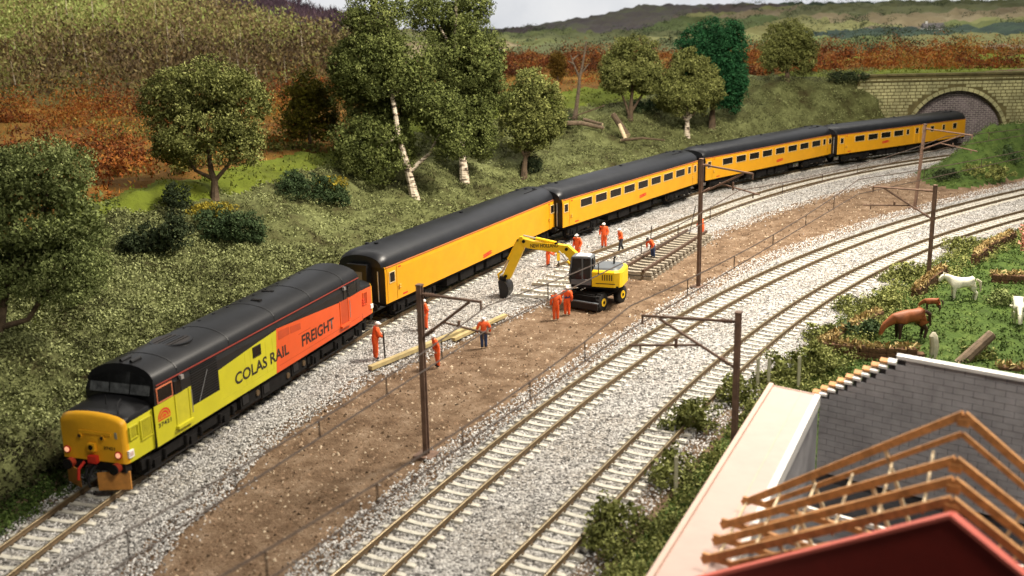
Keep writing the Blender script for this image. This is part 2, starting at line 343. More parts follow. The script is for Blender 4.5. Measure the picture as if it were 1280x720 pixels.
#terrain>>
AZ = np.radians(np.linspace(-34, 36, 370)); RR = np.geomspace(13, 455, 520)
gx = (RR[:, None] * np.sin(AZ)[None]).ravel(); gy = (RR[:, None] * np.cos(AZ)[None]).ravel()
gz, d1, d2, d3, d4, gr = ground(gx, gy, True)
na = len(AZ); idx = np.arange(len(gx)).reshape(len(RR), na)
quads = np.stack([idx[:-1, :-1], idx[:-1, 1:], idx[1:, 1:], idx[1:, :-1]], -1).reshape(-1, 4)
def zone_of(x, y, z, d1, d2, d3, d4, r):
    u = 640 + 1353 * x / np.maximum(y, 1)
    zn = np.zeros(len(x), int)                                            # 0 brown earth
    left = (d1 > 2.6) & ~((d1 < 0))
    zn[left] = 1                                                          # embankment
    fe = np.where(u < 520, 16.5, 19) + 3 * (fbm(x * .12, y * .12) - .5)
    far = left & ((d1 > fe) | ((y > WALL_Y + 2) & (x > 30)))
    zn[far] = 2                                                           # field
    edge = np.interp(u, [-100, 0, 130, 230, 430, 560, 700, 900, 1050, 1280], [56, 58, 66, 72, 84, 108, 114, 122, 130, 136]) + 6 * (fbm(x * .05, y * .05) - .5)
    zn[far & (r > edge)] = 3                                              # scrub
    zn[(zn == 3) & (u > 1000) & (np.abs(r - 158 - 6 * fbm(u * .006, u * 0)) < np.interp(u, [1000, 1060, 1130, 1200, 1240, 1300], [0, 4, 0, 0, 5, 6]))] = 2
    zn[far & (r > np.interp(u, [0, 450, 560, 1280], [132, 140, 185, 178]))] = 4   # hills
    zn[(zn == 4) & (u > 500)] = 5                                         # farmland
    zn[(zn == 5) & (r > 318) & (u > 650) & (u < 950) & (r > 326 + np.maximum(u - 800, 0) * .95 + np.maximum(740 - u, 0) * 1.2 + 40 * (fbm(u * .02, r * .02) - .5))] = 8   # heather moor
    zn[(zn == 5) & (u > 985) & (np.abs(r - 236 - 18 * fbm(u * .004, u * 0)) < np.interp(u, [985, 1040, 1250, 1290], [0, 17, 20, 12]))] = 9     # dark pasture
    zn[(d1 < 0) & (z > -.22) & (d4 > 0) & (y < WALL_Y)] = 7               # low bank
    zn[(d4 < -2.0)] = 6                                                   # paddock
    return zn
qc = quads.mean(1).astype(int)
zone = zone_of(gx[quads].mean(1), gy[quads].mean(1), gz[quads].mean(1), d1[quads].mean(1), d2[quads].mean(1), d3[quads].mean(1), d4[quads].mean(1), gr[quads].mean(1))
GV = np.stack([gx, gy, gz], 1)
for k, (nm, mt) in enumerate((('ground', 'dirt'), ('embankment', 'bank'), ('field', 'field'), ('heath', 'scrubland'), ('hillside', 'hill'), ('farmland', 'farmland'), ('paddock', 'paddock'), ('bank', 'paddock'), ('moor', 'moor'), ('pasture', 'pasture'))):
    q = quads[zone == k]
    if not len(q): continue
    used, inv = np.unique(q, return_inverse=True)
    o = link(nm, np_mesh(nm, GV[used], inv.reshape(-1, 4), [M[mt]], smooth=True)); tag(o, kind='structure')

# sky: pale printed cloud on a tall curved board behind the hills
def make_sky():
    m = bpy.data.materials.new('cloudy_sky'); m.use_nodes = True; nt = m.node_tree
    for n in list(nt.nodes): nt.nodes.remove(n)
    out = nt.nodes.new('ShaderNodeOutputMaterial'); e = nt.nodes.new('ShaderNodeEmission')
    nt.links.new(ramp(nt, noise(nt, .018, 6, .6), [(.3, (.70, .72, .76)), (.5, (.84, .85, .87)), (.7, (.93, .93, .93))]), e.inputs[0])
    e.inputs[1].default_value = .93; nt.links.new(e.outputs[0], out.inputs[0]); return m
sa = np.radians(np.linspace(-60, 60, 61)); sr = 470
sv = [(sr * math.sin(a), sr * math.cos(a), z) for z in (-10, 230) for a in sa]
sf = [(i, i + 1, i + 62, i + 61) for i in range(60)]
sk = link('sky', np_mesh('sky', sv, sf, [make_sky()])); tag(sk, kind='structure')

# ------------------------------------------------------------------ ballast beds
def offset_pts(T, off):
    t = np.gradient(T, axis=0); t /= np.hypot(t[:, 0], t[:, 1])[:, None]
    return T + np.stack([-t[:, 1], t[:, 0]], 1) * off
def bed_mesh(name, T, lefts, rights, z0):
    n = 26; V = []; w = np.linspace(0, 1, n)
    t = np.gradient(T, axis=0); t /= np.hypot(t[:, 0], t[:, 1])[:, None]; nn = np.stack([-t[:, 1], t[:, 0]], 1)
    for i in range(len(T)):
        off = lefts[i] + (rights[i] - lefts[i]) * w
        p = T[i][None] + nn[i][None] * off[:, None]
        e = np.minimum(off.max() - off, off - off.min())
        z = z0 - .20 * (1 - sstep(0, 1.1, e)) + .05 * (fbm(p[:, 0] * 1.4, p[:, 1] * 1.4, 2) - .4)
        V.append(np.concatenate([p, z[:, None]], 1))
    V = np.concatenate(V); ix = np.arange(len(V)).reshape(len(T), n)
    F = np.stack([ix[:-1, :-1], ix[:-1, 1:], ix[1:, 1:], ix[1:, :-1]], -1).reshape(-1, 4)
    o = link(name, np_mesh(name, V, F, [M['ballast']], smooth=True)); tag(o, kind='structure'); return V
y1s = T1[:, 1]
re1 = np.interp(y1s, [24, 36, 44, 48, 53, 58, 66, 85, 100, 112], [-4.4, -3.2, -3.4, -4.9, -5.4, -6.6, -8.7, -9.2, -9.0, -8.4]) + .8 * (fbm(y1s * .5, y1s * 0) - .45)
le1 = np.interp(y1s, [20, 32, 40], [1.3, 1.5, 2.6])
B1 = bed_mesh('ballast_bed', T1, le1, re1, -.215)
y3s = T3[:, 1]
le3 = np.interp(y3s, [20, 45, 58, 90], [1.75, 2.0, 2.4, 2.9]) + .5 * (fbm(y3s * .5, y3s * 0 + 4) - .45)
dd4, _ = sdist(T4, T3)
re3 = np.interp(y3s, [20, 30, 40, 52, 66, 90], [-5.6, -5.7, -6.0, -6.6, -6.9, -7.6])
B3 = bed_mesh('ballast_bed', T3, le3, re3, -.215)
def scatter_stones(name, P, Z, size, mat, tone, label=None):
    # each stone a tilted, lopsided four-sided lump; its underside rests in the bed and is left off
    n = len(P); base = np.array([(1, 0, -.35), (0, 1, -.35), (-1, 0, -.35), (0, -1, -.35), (0, 0, .75)], float)
    F0 = np.array([(0, 1, 4), (1, 2, 4), (2, 3, 4), (3, 0, 4)])
    V = np.repeat(base[None], n, 0) * (size * rng.uniform(.7, 1.35, (n, 1, 3))); V += rng.normal(0, .22, (n, 5, 3)) * size
    w = rng.uniform(0, 2 * math.pi, n); c, s = np.cos(w)[:, None], np.sin(w)[:, None]
    V = np.stack([V[..., 0] * c - V[..., 1] * s, V[..., 0] * s + V[..., 1] * c, V[..., 2]], -1)
    V += np.concatenate([P, Z[:, None]], 1)[:, None]
    F = (F0[None] + np.arange(n)[:, None, None] * 5).reshape(-1, 3)
    o = link(name, np_mesh(name, V.reshape(-1, 3), F, [mat], tone=np.repeat(tone, 5))); tag(o, label, kind='stuff'); return o
def strip_points(T, lo, hi, n):
    # denser where the strip lies nearer the viewer, where single stones show
    wgt = 1 / np.maximum(T[:, 1], 20) ** .8; wgt = wgt / wgt.sum()
    i = rng.choice(len(T) - 1, n, p=wgt[:-1] / wgt[:-1].sum()); f = rng.random(n)
    t = np.gradient(T, axis=0); t /= np.hypot(t[:, 0], t[:, 1])[:, None]; nn = np.stack([-t[:, 1], t[:, 0]], 1)
    off = lo[i] + (hi[i] - lo[i]) * rng.random(n)
    return T[i] * (1 - f)[:, None] + T[i + 1] * f[:, None] + nn[i] * off[:, None]
for T, a, b, n in ((T1, le1 + .1, re1 - .35, 85000), (T3, le3 + .3, re3 - .2, 85000)):
    p = strip_points(T, a, b, n); p = p[(p[:, 1] > 19)]
    scatter_stones('ballast_stones', p, -.215 + rng.uniform(-.02, .03, len(p)), .036, M['stone'], np.clip(rng.normal(.47, .26, len(p)), 0, 1))

p = []
for T, e_, sg in ((T1, re1, -1), (T3, le3, 1)):
    q = strip_points(T, e_ - sg * .5, e_ + sg * .1, 3000); p.append(q + rng.normal(0, .45, q.shape))
p = np.concatenate(p); p = p[p[:, 1] > 20]; z_ = ground(p[:, 0], p[:, 1]); p = p[z_ < -.2]
scatter_stones('ballast_stones', p, np.full(len(p), -.285), .041, M['stone'], np.clip(rng.normal(.5, .25, len(p)), 0, 1))

# loose earth between the two pairs of tracks
n = 150000; px = rng.uniform(-18, 55, n); py = 22 + 80 * rng.random(n) ** 1.5; P = np.stack([px, py], 1)
e1, i1 = sdist(P, T1); e3, i3 = sdist(P, T3)
ok = (e1 < re1[i1] + .3) & (e3 > le3[i3] - .3) & (px < 46); P = P[ok]; Z = ground(P[:, 0], P[:, 1])
keep = Z < -.2; P = P[keep]
scatter_stones('earth_clods', P, np.full(len(P), -.3), .038 + .06 * rng.random((len(P), 1, 1)) ** 4, M['clod'], np.clip(rng.normal(.45, .34, len(P)), 0, 1))

# ------------------------------------------------------------------ clumps of leaves
def leaves(C, S, per, size, flat=.8, aspect=1.0, upright=0.0, tone=None, spread=.25, tri=False):
    """per leaf-sized quads about each centre C (n,3) with radii S (n,3)"""
    n = len(C); m = n * per
    d = rng.normal(size=(m, 3)); d /= np.linalg.norm(d, axis=1)[:, None]
    rad = rng.random(m) ** (1 / 3) * (1 - flat) + flat * rng.uniform(.75, 1.08, m)
    c = np.repeat(C, per, 0) + d * rad[:, None] * np.repeat(S, per, 0)
    t = rng.normal(size=(m, 3)); t[:, 2] += upright * 3; t /= np.linalg.norm(t, axis=1)[:, None]
    b = np.cross(t, d + rng.normal(size=(m, 3)) * .6); b /= np.linalg.norm(b, axis=1)[:, None] + 1e-6
    s = (size if np.isscalar(size) else np.repeat(size, per)) * rng.uniform(.6, 1.3, m)
    t *= (s * aspect)[:, None]; b *= s[:, None]
    if tri:
        V = np.stack([c - b * .62 - t * .5, c + b * .62 - t * .5, c + t * 1.05], 1).reshape(-1, 3); F = np.arange(m * 3).reshape(-1, 3)
        tn = np.repeat(tone if tone is not None else np.full(n, .5), per) + rng.normal(0, spread, m)
        return V, F, np.repeat(np.clip(tn, 0, 1), 3)
    V = np.stack([c - b * .55 - t * .2, c - t, c + b * .55 - t * .1, c + t], 1).reshape(-1, 3)
    F = np.arange(m * 4).reshape(-1, 4)
    tn = np.repeat(tone if tone is not None else np.full(n, .5), per) + rng.normal(0, spread, m)
    return V, F, np.repeat(np.clip(tn, 0, 1), 4)
def stuff_leaves(name, C, S, per, size, mat, tone, label=None, **k):
    V, F, tn = leaves(C, S, per, size, tone=tone, tri=True, **k)
    o = link(name, np_mesh(name, V, F, [mat], tone=tn)); return tag(o, label, kind='stuff')
def scatter(n, x0, x1, y0, y1):
    return np.stack([rng.uniform(x0, x1, n), rng.uniform(y0, y1, n)], 1)
def zoned(P):
    z, a1, a2, a3, a4, r = ground(P[:, 0], P[:, 1], True)
    return z, zone_of(P[:, 0], P[:, 1], z, a1, a2, a3, a4, r), a1, a2, a3, a4, r
# embankment turf
P = np.concatenate([scatter(42000, -34, 48, 22, 116), scatter(12000, -26, -4, 24, 60)])
z, zn, a1, a2, a3, a4, r = zoned(P); ok = (zn == 1) & (a1 < 24); P = P[ok]; z = z[ok]; a1 = a1[ok]
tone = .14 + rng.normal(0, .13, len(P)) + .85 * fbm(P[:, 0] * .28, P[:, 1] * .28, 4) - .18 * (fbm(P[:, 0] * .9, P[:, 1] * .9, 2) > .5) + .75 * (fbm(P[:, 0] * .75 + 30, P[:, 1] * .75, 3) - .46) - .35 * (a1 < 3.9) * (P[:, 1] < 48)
S = rng.uniform(.16, .38, len(P)); S = np.stack([S, S, S * .65], 1)
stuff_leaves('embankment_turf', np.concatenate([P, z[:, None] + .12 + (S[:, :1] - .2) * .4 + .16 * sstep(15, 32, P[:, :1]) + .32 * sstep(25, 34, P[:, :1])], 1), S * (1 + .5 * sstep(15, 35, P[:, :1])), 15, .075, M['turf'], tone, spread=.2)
# turf of the low bank, the paddock and the verge beside the near track
P = np.concatenate([scatter(9000, 30, 75, 60, 113), scatter(15000, 5, 50, 24, 80)]); z, zn, a1, a2, a3, a4, r = zoned(P)
ok = ((zn == 7) | ((zn == 6) & (a4 > -26))); P = P[ok]; z = z[ok]
S = rng.uniform(.12, .3, len(P)); S = np.stack([S, S, S * .6], 1)
stuff_leaves('paddock_grass', np.concatenate([P, z[:, None] + .09], 1), S, 12, .07, M['lush'], .1 + .85 * fbm(P[:, 0] * .5, P[:, 1] * .5, 4), spread=.2)
P = scatter(15000, -24, -8, 20, 36); e1, _ = sdist(P, T1); ok = (e1 > 1.25) & (e1 < 3.1); P = P[ok]
stuff_leaves('verge_grass', np.concatenate([P, np.full((len(P), 1), -.26)], 1), np.full((len(P), 3), .16), 14, .06, M['lush'], .1 + .8 * fbm(P[:, 0] * .8, P[:, 1] * .8, 3), spread=.2)
# field grass
P = scatter(30000, -70, 110, 40, 140); z, zn, *_ = zoned(P); ok = zn == 2; P = P[ok]; z = z[ok]
stuff_leaves('field_grass_tufts', np.concatenate([P, z[:, None] + .05], 1), np.full((len(P), 3), .3), 5, .12, leafy('field_tufts', [(0, (.06, .07, .01)), (.5, (.135, .165, .018)), (1, (.26, .26, .05))]), .1 + .8 * fbm(P[:, 0] * .15, P[:, 1] * .15, 3), upright=.5)
# autumn scrub: rounded bushes of many sizes with dry grass between
P = np.concatenate([scatter(3800, -75, 5, 52, 150), scatter(4600, -10, 115, 100, 200)]); z, zn, a1, a2, a3, a4, r = zoned(P)
u = 640 + 1353 * P[:, 0] / P[:, 1]
ok = (zn == 3) & (fbm(P[:, 0] * .09, P[:, 1] * .09, 3) > .40); P = P[ok]; z = z[ok]; r = r[ok]; u = u[ok]
hs = (.45 + 1.9 * rng.random(len(P)) ** 2.2) * (.5 + 1.0 * fbm(P[:, 0] * .05 + 3, P[:, 1] * .05, 2)) * np.interp(u, [0, 450, 560, 1280], [1.15, 1.15, 1.0, .95])
S = np.stack([hs * rng.uniform(.8, 1.5, len(P)), hs * 1.1, hs * rng.uniform(.8, 1.3, len(P))], 1)
stuff_leaves('autumn_scrub', np.concatenate([P, (z + hs * .6)[:, None]], 1), S, 80, .125, M['scrub'], .40 + 1.9 * (fbm(P[:, 0] * .06 + 9, P[:, 1] * .06, 3) - .46) + rng.normal(0, .14, len(P)) + .32 * sstep(105, 75, r) * (u < 450), flat=.55, aspect=1.25, upright=.25, spread=.13)
P = scatter(20000, -75, 115, 50, 200); z, zn, *_ = zoned(P); ok = zn == 3; P = P[ok]; z = z[ok]
stuff_leaves('dry_grass', np.concatenate([P, z[:, None] + .12], 1), np.full((len(P), 3), .42), 7, .10, M['scrub'], .62 + .6 * (fbm(P[:, 0] * .1, P[:, 1] * .1, 3) - .2), aspect=1.7, upright=.7)
# the wooded hill
P = scatter(12000, -155, 5, 110, 350); z, zn, a1, a2, a3, a4, r = zoned(P); u = 640 + 1353 * P[:, 0] / P[:, 1]
ok = (zn == 4); P = P[ok]; z = z[ok]; u = u[ok]; r = r[ok]
pur = (r > np.interp(u, [0, 300, 430], [330, 262, 215])) & (u > 230)
h = rng.uniform(1.4, 4.4, len(P))
for sel, nm, mt in ((~pur, 'hill_wood', 'wood'), (pur, 'ridge_wood', 'purple')):
    p = P[sel]; hh = h[sel]; q = 2.0 if mt == 'purple' else .5
    stuff_leaves(nm, np.concatenate([p, (z[sel] + hh * .75)[:, None]], 1), np.stack([hh * .48, hh * .48, hh], 1), 36, .23, M[mt], -.08 + .5 + 1.5 * (fbm(p[:, 0] * .025, p[:, 1] * .025, 3) - .5) + .3 * fbm(p[:, 0] * .11 + 5, p[:, 1] * .11, 2) + rng.normal(0, .16, len(p)) - .1, flat=.45, aspect=1.5 if q < 1 else 3.0, upright=q, spread=.14)
tr = rng.choice(len(P), 420, replace=False); V = []; F = []
for k in tr:
    if pur[k]: continue
    x, y = P[k]; zz = z[k]; hh = rng.uniform(3, 8); w = rng.uniform(.07, .16); dx = rng.uniform(-.4, .4); o = len(V)
    V += [(x - w, y, zz), (x + w, y, zz), (x, y + w, zz), (x + dx, y, zz + hh)]; F += [(o, o + 1, o + 3), (o + 1, o + 2, o + 3), (o + 2, o, o + 3)]
o = link('pale_stems', np_mesh('pale_stems', V, F, [paint('pale_stem', (.33, .27, .18), .9, .3, 1)])); tag(o, kind='stuff')
# undergrowth between the outer track and the paddock
p = strip_points(T4, np.full(len(T4), -1.95), np.full(len(T4), -4.6), 2600); p = p[(p[:, 1] > 22) & (p[:, 1] < 82)]
z = ground(p[:, 0], p[:, 1]); s_ = rng.uniform(.14, .46, len(p)) * (.6 + .9 * fbm(p[:, 0] * .6, p[:, 1] * .6, 2))
stuff_leaves('verge_undergrowth', np.concatenate([p, (z + s_ * .35)[:, None]], 1), np.stack([s_ * 1.2, s_ * 1.2, s_], 1), 40, .065, FOL['moss'], .15 + .7 * fbm(p[:, 0] * .7, p[:, 1] * .7, 3), flat=.6, spread=.18)

# hedges and copses on the far farmland
P = scatter(9000, -10, 260, 170, 430); z, zn, a1, a2, a3, a4, r = zoned(P); q = fbm(P[:, 0] * .03, P[:, 1] * .05, 3)
ok = np.isin(zn, (5, 9)) & ((np.abs(q - .45) < .012) | (np.abs(q - .58) < .012) | (fbm(P[:, 0] * .05 + 40, P[:, 1] * .09, 2) > .64) | (r < 188)); P = P[ok]; z = z[ok]
hs = rng.uniform(.5, 1.6, len(P))
stuff_leaves('far_hedges', np.concatenate([P, (z + hs * .6)[:, None]], 1), np.stack([hs * 1.5, hs * 1.3, hs * .9], 1), 44, .20, M['hedge'], rng.uniform(.1, .9, len(P)), flat=.5)

# ------------------------------------------------------------------ tracks
def rail_mesh(T, off, z=0.0):
    p = offset_pts(T, off); n = len(p); t = np.gradient(p, axis=0); t /= np.hypot(t[:, 0], t[:, 1])[:, None]; nn = np.stack([-t[:, 1], t[:, 0]], 1)
    prof = [(-.06, -.15), (-.06, -.12), (-.025, -.10), (-.042, -.03), (-.042, 0), (.042, 0), (.042, -.03), (.025, -.10), (.06, -.12), (.06, -.15)]
    V = np.concatenate([np.concatenate([p + nn * a, np.full((n, 1), z + b)], 1) for a, b in prof]); k = len(prof); F = []; mi = []
    for j in range(k - 1):
        ix = np.arange(n - 1); F.append(np.stack([j * n + ix, j * n + ix + 1, (j + 1) * n + ix + 1, (j + 1) * n + ix], 1)); mi += [1 if j == 4 else 0] * (n - 1)
    return np_mesh('rail', V, np.concatenate(F), [M['rail'], M['railtop']], mi=mi)
def sleeper_mesh(mat, L=2.1, w=.22, h=.16):
    b = MB(); hw = w / 2
    secs = []
    for x, dz, k in ((-L / 2, -.03, .75), (-L / 2 + .07, 0, 1), (-.42, -.005, 1), (-.2, -.035, .95), (.2, -.035, .95), (.42, -.005, 1), (L / 2 - .07, 0, 1), (L / 2, -.03, .75)):
        secs.append([(x, -hw * k, -h), (x, -hw * k * .85, dz), (x, hw * k * .85, dz), (x, hw * k, -h)])
    b.loft(secs, mat)
    for x in (-.64, .64):
        for y in (-.001,): b.box(x - .14, x - .09, -.05, .05, 0, .035, M['rail']); b.box(x + .09, x + .14, -.05, .05, 0, .035, M['rail'])
    return b.mesh('sleeper')
SLP = [sleeper_mesh(M['sleeper']), sleeper_mesh(M['oldsleeper'])]
def railway(T, label, spacing=.72, mesh=0, y1=None):
    mid = T[len(T) // 3]
    t = thing('railway_track', (0, 0, 0), 0, label, 'railway track', 'tracks of the junction')
    for s in (-1, 1): link('rail', rail_mesh(T, s * .64), t)
    L = np.concatenate([[0], np.cumsum(np.hypot(*np.diff(T, axis=0).T))]); n = 0
    for s in np.arange(.3, L[-1] - .3, spacing):
        x = np.interp(s, L, T[:, 0]); y = np.interp(s, L, T[:, 1]); x2 = np.interp(s + .2, L, T[:, 0]); y2 = np.interp(s + .2, L, T[:, 1])
        if n >= 298: break
        o = link('sleeper', SLP[mesh], t); n += 1
        o.location = (x, y, -.145 + random.uniform(-.008, .006)); o.rotation_euler = (0, random.uniform(-.01, .01), math.atan2(y2 - y, x2 - x) + math.pi / 2 + random.uniform(-.015, .015))
    return t
railway(T1[T1[:, 1] < 112.5], 'railway track under the train beside the grassy embankment', .57)
railway(T2, 'short length of track beyond the excavator running to the tunnel', .56)
railway(T3, 'inner curved track next to the strip of brown earth', .57)
railway(T4, 'outer curved track nearest the horses and hedge', .57)

# old sleepers left where the track was lifted
O2 = offset_pts(T1, -5.3)
def at_y(T, y):
    i = int(np.argmin(np.abs(T[:, 1] - y))); i = min(i, len(T) - 2); return T[i], math.atan2(*(T[i + 1] - T[i])[::-1])
for k, (yy, lb) in enumerate(((55.1, 'nearest the excavator bucket'), (56.2, 'second from the excavator bucket'), (57.3, 'third from the excavator bucket'), (58.3, 'fourth from the excavator bucket'), (59.3, 'fifth from the excavator bucket'), (60.4, 'nearest the cut end of the track'))):
    p, a = at_y(O2, yy); o = link('loose_sleeper', SLP[1]); o.location = (p[0] + random.uniform(-.15, .15), p[1], -.05); o.rotation_euler = (random.uniform(-.06, .06), random.uniform(-.03, .03), a + math.pi / 2 + random.uniform(-.10, .12))
    tag(o, 'weathered loose sleeper lying bare in the ballast, ' + lb, 'sleeper', 'loose sleepers where the track was lifted')
# marks of the lifted track: shallow lines where the rails lay
# loose rails / long baulks
def beam(name, a, b, w, h, mat, label, cat, z=-.16, group=None):
    a = Vector((*a, z)); b = Vector((*b, z)); d = b - a; m = MB(); L = d.length
    m.box(0, L, -w / 2, w / 2, 0, h, mat); o = m.build(name); o.location = a; o.rotation_euler = (0, 0, math.atan2(d.y, d.x)); tag(o, label, cat, group); return o
beam('timber_baulk', (-6.1, 43.7), (-2.2, 49.2), .25, .17, M['baulk'], 'long pale timber lying on the ballast behind the leftmost mast', 'timber', group='timbers on the ballast')
beam('timber_baulk', (-2.75, 47.6), (-.35, 51.5), .22, .14, M['baulk'], 'shorter pale timber beside the man in blue trousers', 'timber', group='timbers on the ballast')

M['brownsleeper'] = paint('stained_sleeper', (.29, .25, .19), .9, .45, 3)
M['darkrail'] = paint('dark_rail', (.075, .042, .025), .6, .3, 5)
# stacked track panel beside the second track
t = thing('track_panel', (9.45, 64.2, -.3), math.atan2(10.4, 5.35), 'prefabricated track panel of brown rails on two layers of sleepers', 'track panel')
for layer, mt in ((0, 'brownsleeper'), (1, 'brownsleeper')):
    me = sleeper_mesh(M[mt], 2.3, .30, .19)
    for k in range(18):
        o = link('sleeper', me, t); o.location = (-5.6 + k * .66, .06 * layer, .2 + layer * .25); o.rotation_euler = (0, 0, math.pi / 2)
for s in (-.64, .64): MB().box(-5.9, 6.0, s - .065, s + .065, .455, .61, M['darkrail']).build('rail', t)
for s in (-.64, .64): MB().box(-5.9, 6.0, s - .05, s + .05, .203, .255, M['darktie']).build('packing_batten', t)

# ------------------------------------------------------------------ tunnel portal
pt = thing('tunnel_portal', (46.5, WALL_Y, -.3), 0, 'mossy stone tunnel mouth with a wide brick filled arch at the far right', 'tunnel')
AR, AZC = 5.15, .55
def arch_z(x): return AZC + math.sqrt(max(AR * AR - x * x, 0)) if abs(x) < AR else 0
X0, X1, ZT = -10.5, 17, 7.5
b = MB(); xs = sorted(set([X0, X1] + [AR * math.sin(k / 32 * math.pi / 2) * s for k in range(33) for s in (-1, 1)]))
for a, c in zip(xs[:-1], xs[1:]):
    za, zc = arch_z(a), arch_z(c)
    if abs(a) >= AR - 1e-6 and abs(c) >= AR - 1e-6: za = zc = 0
    b.add([(a, 0, za), (c, 0, zc), (c, 0, ZT - .2), (a, 0, ZT - .2), (a, 3.0, za), (c, 3.0, zc)], [(0, 1, 2, 3), (0, 4, 5, 1)], M['joint'])
b.build('wall_face', pt)
b = MB()
nrow = 21
for r in range(nrow):
    z0 = .02 + r * .335; x = X0 + (r % 2) * .3
    while x < X1 - .3:
        w = random.uniform(.38, .78); cx, cz = x + w / 2, z0 + .16
        hit_arch = min(math.hypot(px_, max(cz - AZC + dz_, 0)) for px_ in (x, x + w) for dz_ in (-.15, .15)) < AR + .40 and cz - AZC < AR + .6 and (abs(cx) < AR + .5)
        if not hit_arch or (cz < AZC and abs(cx) > AR + .5):
            e = random.uniform(.025, .075); b.box(x, x + w - .09, -e, .01, z0, z0 + .25, M['sandstone'])
        x += w
o = b.build('stone', pt); tag(o, kind='stuff')
b = MB()
for k in range(27):
    a0 = math.pi * (k / 27) + .008; a1 = math.pi * ((k + 1) / 27) - .008; V = []
    for y in (-.1, .3):
        for rr in (AR, AR + .36):
            for a in (a0, a1): V.append((rr * math.cos(a), y, AZC + rr * math.sin(a)))
    b.add(V, [(0, 1, 3, 2), (4, 6, 7, 5), (0, 4, 5, 1), (2, 3, 7, 6), (0, 2, 6, 4), (1, 5, 7, 3)], M['sandstone'])
o = b.build('voussoir', pt); tag(o, kind='stuff')
MB().box(X0, X1, -.16, .1, 6.72, 6.86, M['joint']).build('string_course', pt)
b = MB(); x = X0
while x < X1: b.box(x, x + .95, -.2, .45, ZT - .2, ZT, M['joint']); x += 1
b.build('coping', pt)
b = MB(); b.box(-5.4, 5.4, 1.02, 1.2, 0, 6, M['mortar'])
b.build('infill_wall', pt)
b = MB()
for r in range(29):
    z0 = .02 + r * .2; x = -5.3 + (r % 2) * .27
    while x < 5.2:
        if math.hypot(x + .2, max(z0 - AZC, 0)) < AR + .2: b.box(x, x + .48, 1.0 - random.uniform(0, .025), 1.03, z0, z0 + .15, M['bank_brick'])
        x += .54
o = b.build('brick', pt); tag(o, kind='stuff')
o = MB().box(36, 63, 113.5, 118, 6.2, 7.02, M['field']).build('bank_top'); tag(o, kind='structure')

# ------------------------------------------------------------------ vehicles
def colour_faces(o, fn):
    me = o.data
    for p in me.polygons: p.material_index = fn(p.center, p.normal)
def arc_section(x, hw, z0, z1, crest, n=9, shear=0.0):
    """flat bottom, upright sides to z1, elliptical top to crest"""
    P = [(x, -hw, z0), (x, -hw, z1)]
    for k in range(1, n): a = math.pi * k / n; P.append((x, -hw * math.cos(a), z1 + (crest - z1) * math.sin(a) ** .8))
    P += [(x, hw, z1), (x, hw, z0)]
    if shear: P = [(px + shear * max(pz - 2.4, 0), py, pz) for px, py, pz in P]
    return P
def cyl(b, c, axis, r, h, mat, n=12):
    c = Vector(c); a = Vector(axis).normalized(); return b.tube([c, c + a * h], r, mat, n)
def wheelset(parent, x, r=.46):
    for s in (-1, 1):
        b = MB(); cyl(b, (x, s * .58, r), (0, s, 0), r, .14, M['under'], 16); cyl(b, (x, s * .72, r), (0, s, 0), r * .55, .03, M['rail'], 12); b.build('wheel', parent, True)
def bogie(parent, xc, axles, r, wide=1.12):
    f = MB(); h = max(axles) + .75
    for s in (-1, 1):
        f.box(xc - h, xc + h, s * wide - .06, s * wide + .06, .48, .80, M['under'])
        for a in axles:
            f.box(xc + a - .17, xc + a + .17, s * (wide + .06) - .06, s * (wide + .06) + .06, .28, .62, M['under'])
            f.tube([(xc + a - .42, s * (wide + .09), .42), (xc + a - .42, s * (wide + .09), .78)], .07, M['under'], 8); f.tube([(xc + a + .42, s * (wide + .09), .42), (xc + a + .42, s * (wide + .09), .78)], .07, M['under'], 8)
        f.tube([(xc - h, s * (wide + .1), .32), (xc + h, s * (wide + .1), .32)], .03, M['under'], 6)
    o = f.build('bogie', parent)
    for a in axles: wheelset(o, xc + a, r)
    return o
def glass_window(parent, x0, x1, z0, z1, y, fw=.04, name='window', frame='frame', pane='glass'):
    b = MB()
    b.box(x0 - fw, x1 + fw, y - .022, y + .02, z0 - fw, z0, M[frame]); b.box(x0 - fw, x1 + fw, y - .022, y + .02, z1, z1 + fw, M[frame])
    b.box(x0 - fw, x0, y - .022, y + .02, z0, z1, M[frame]); b.box(x1, x1 + fw, y - .022, y + .02, z0, z1, M[frame])
    o = b.build(name, parent); MB().box(x0, x1, y - .012, y + .01, z0, z1, M[pane]).build('pane', o); return o

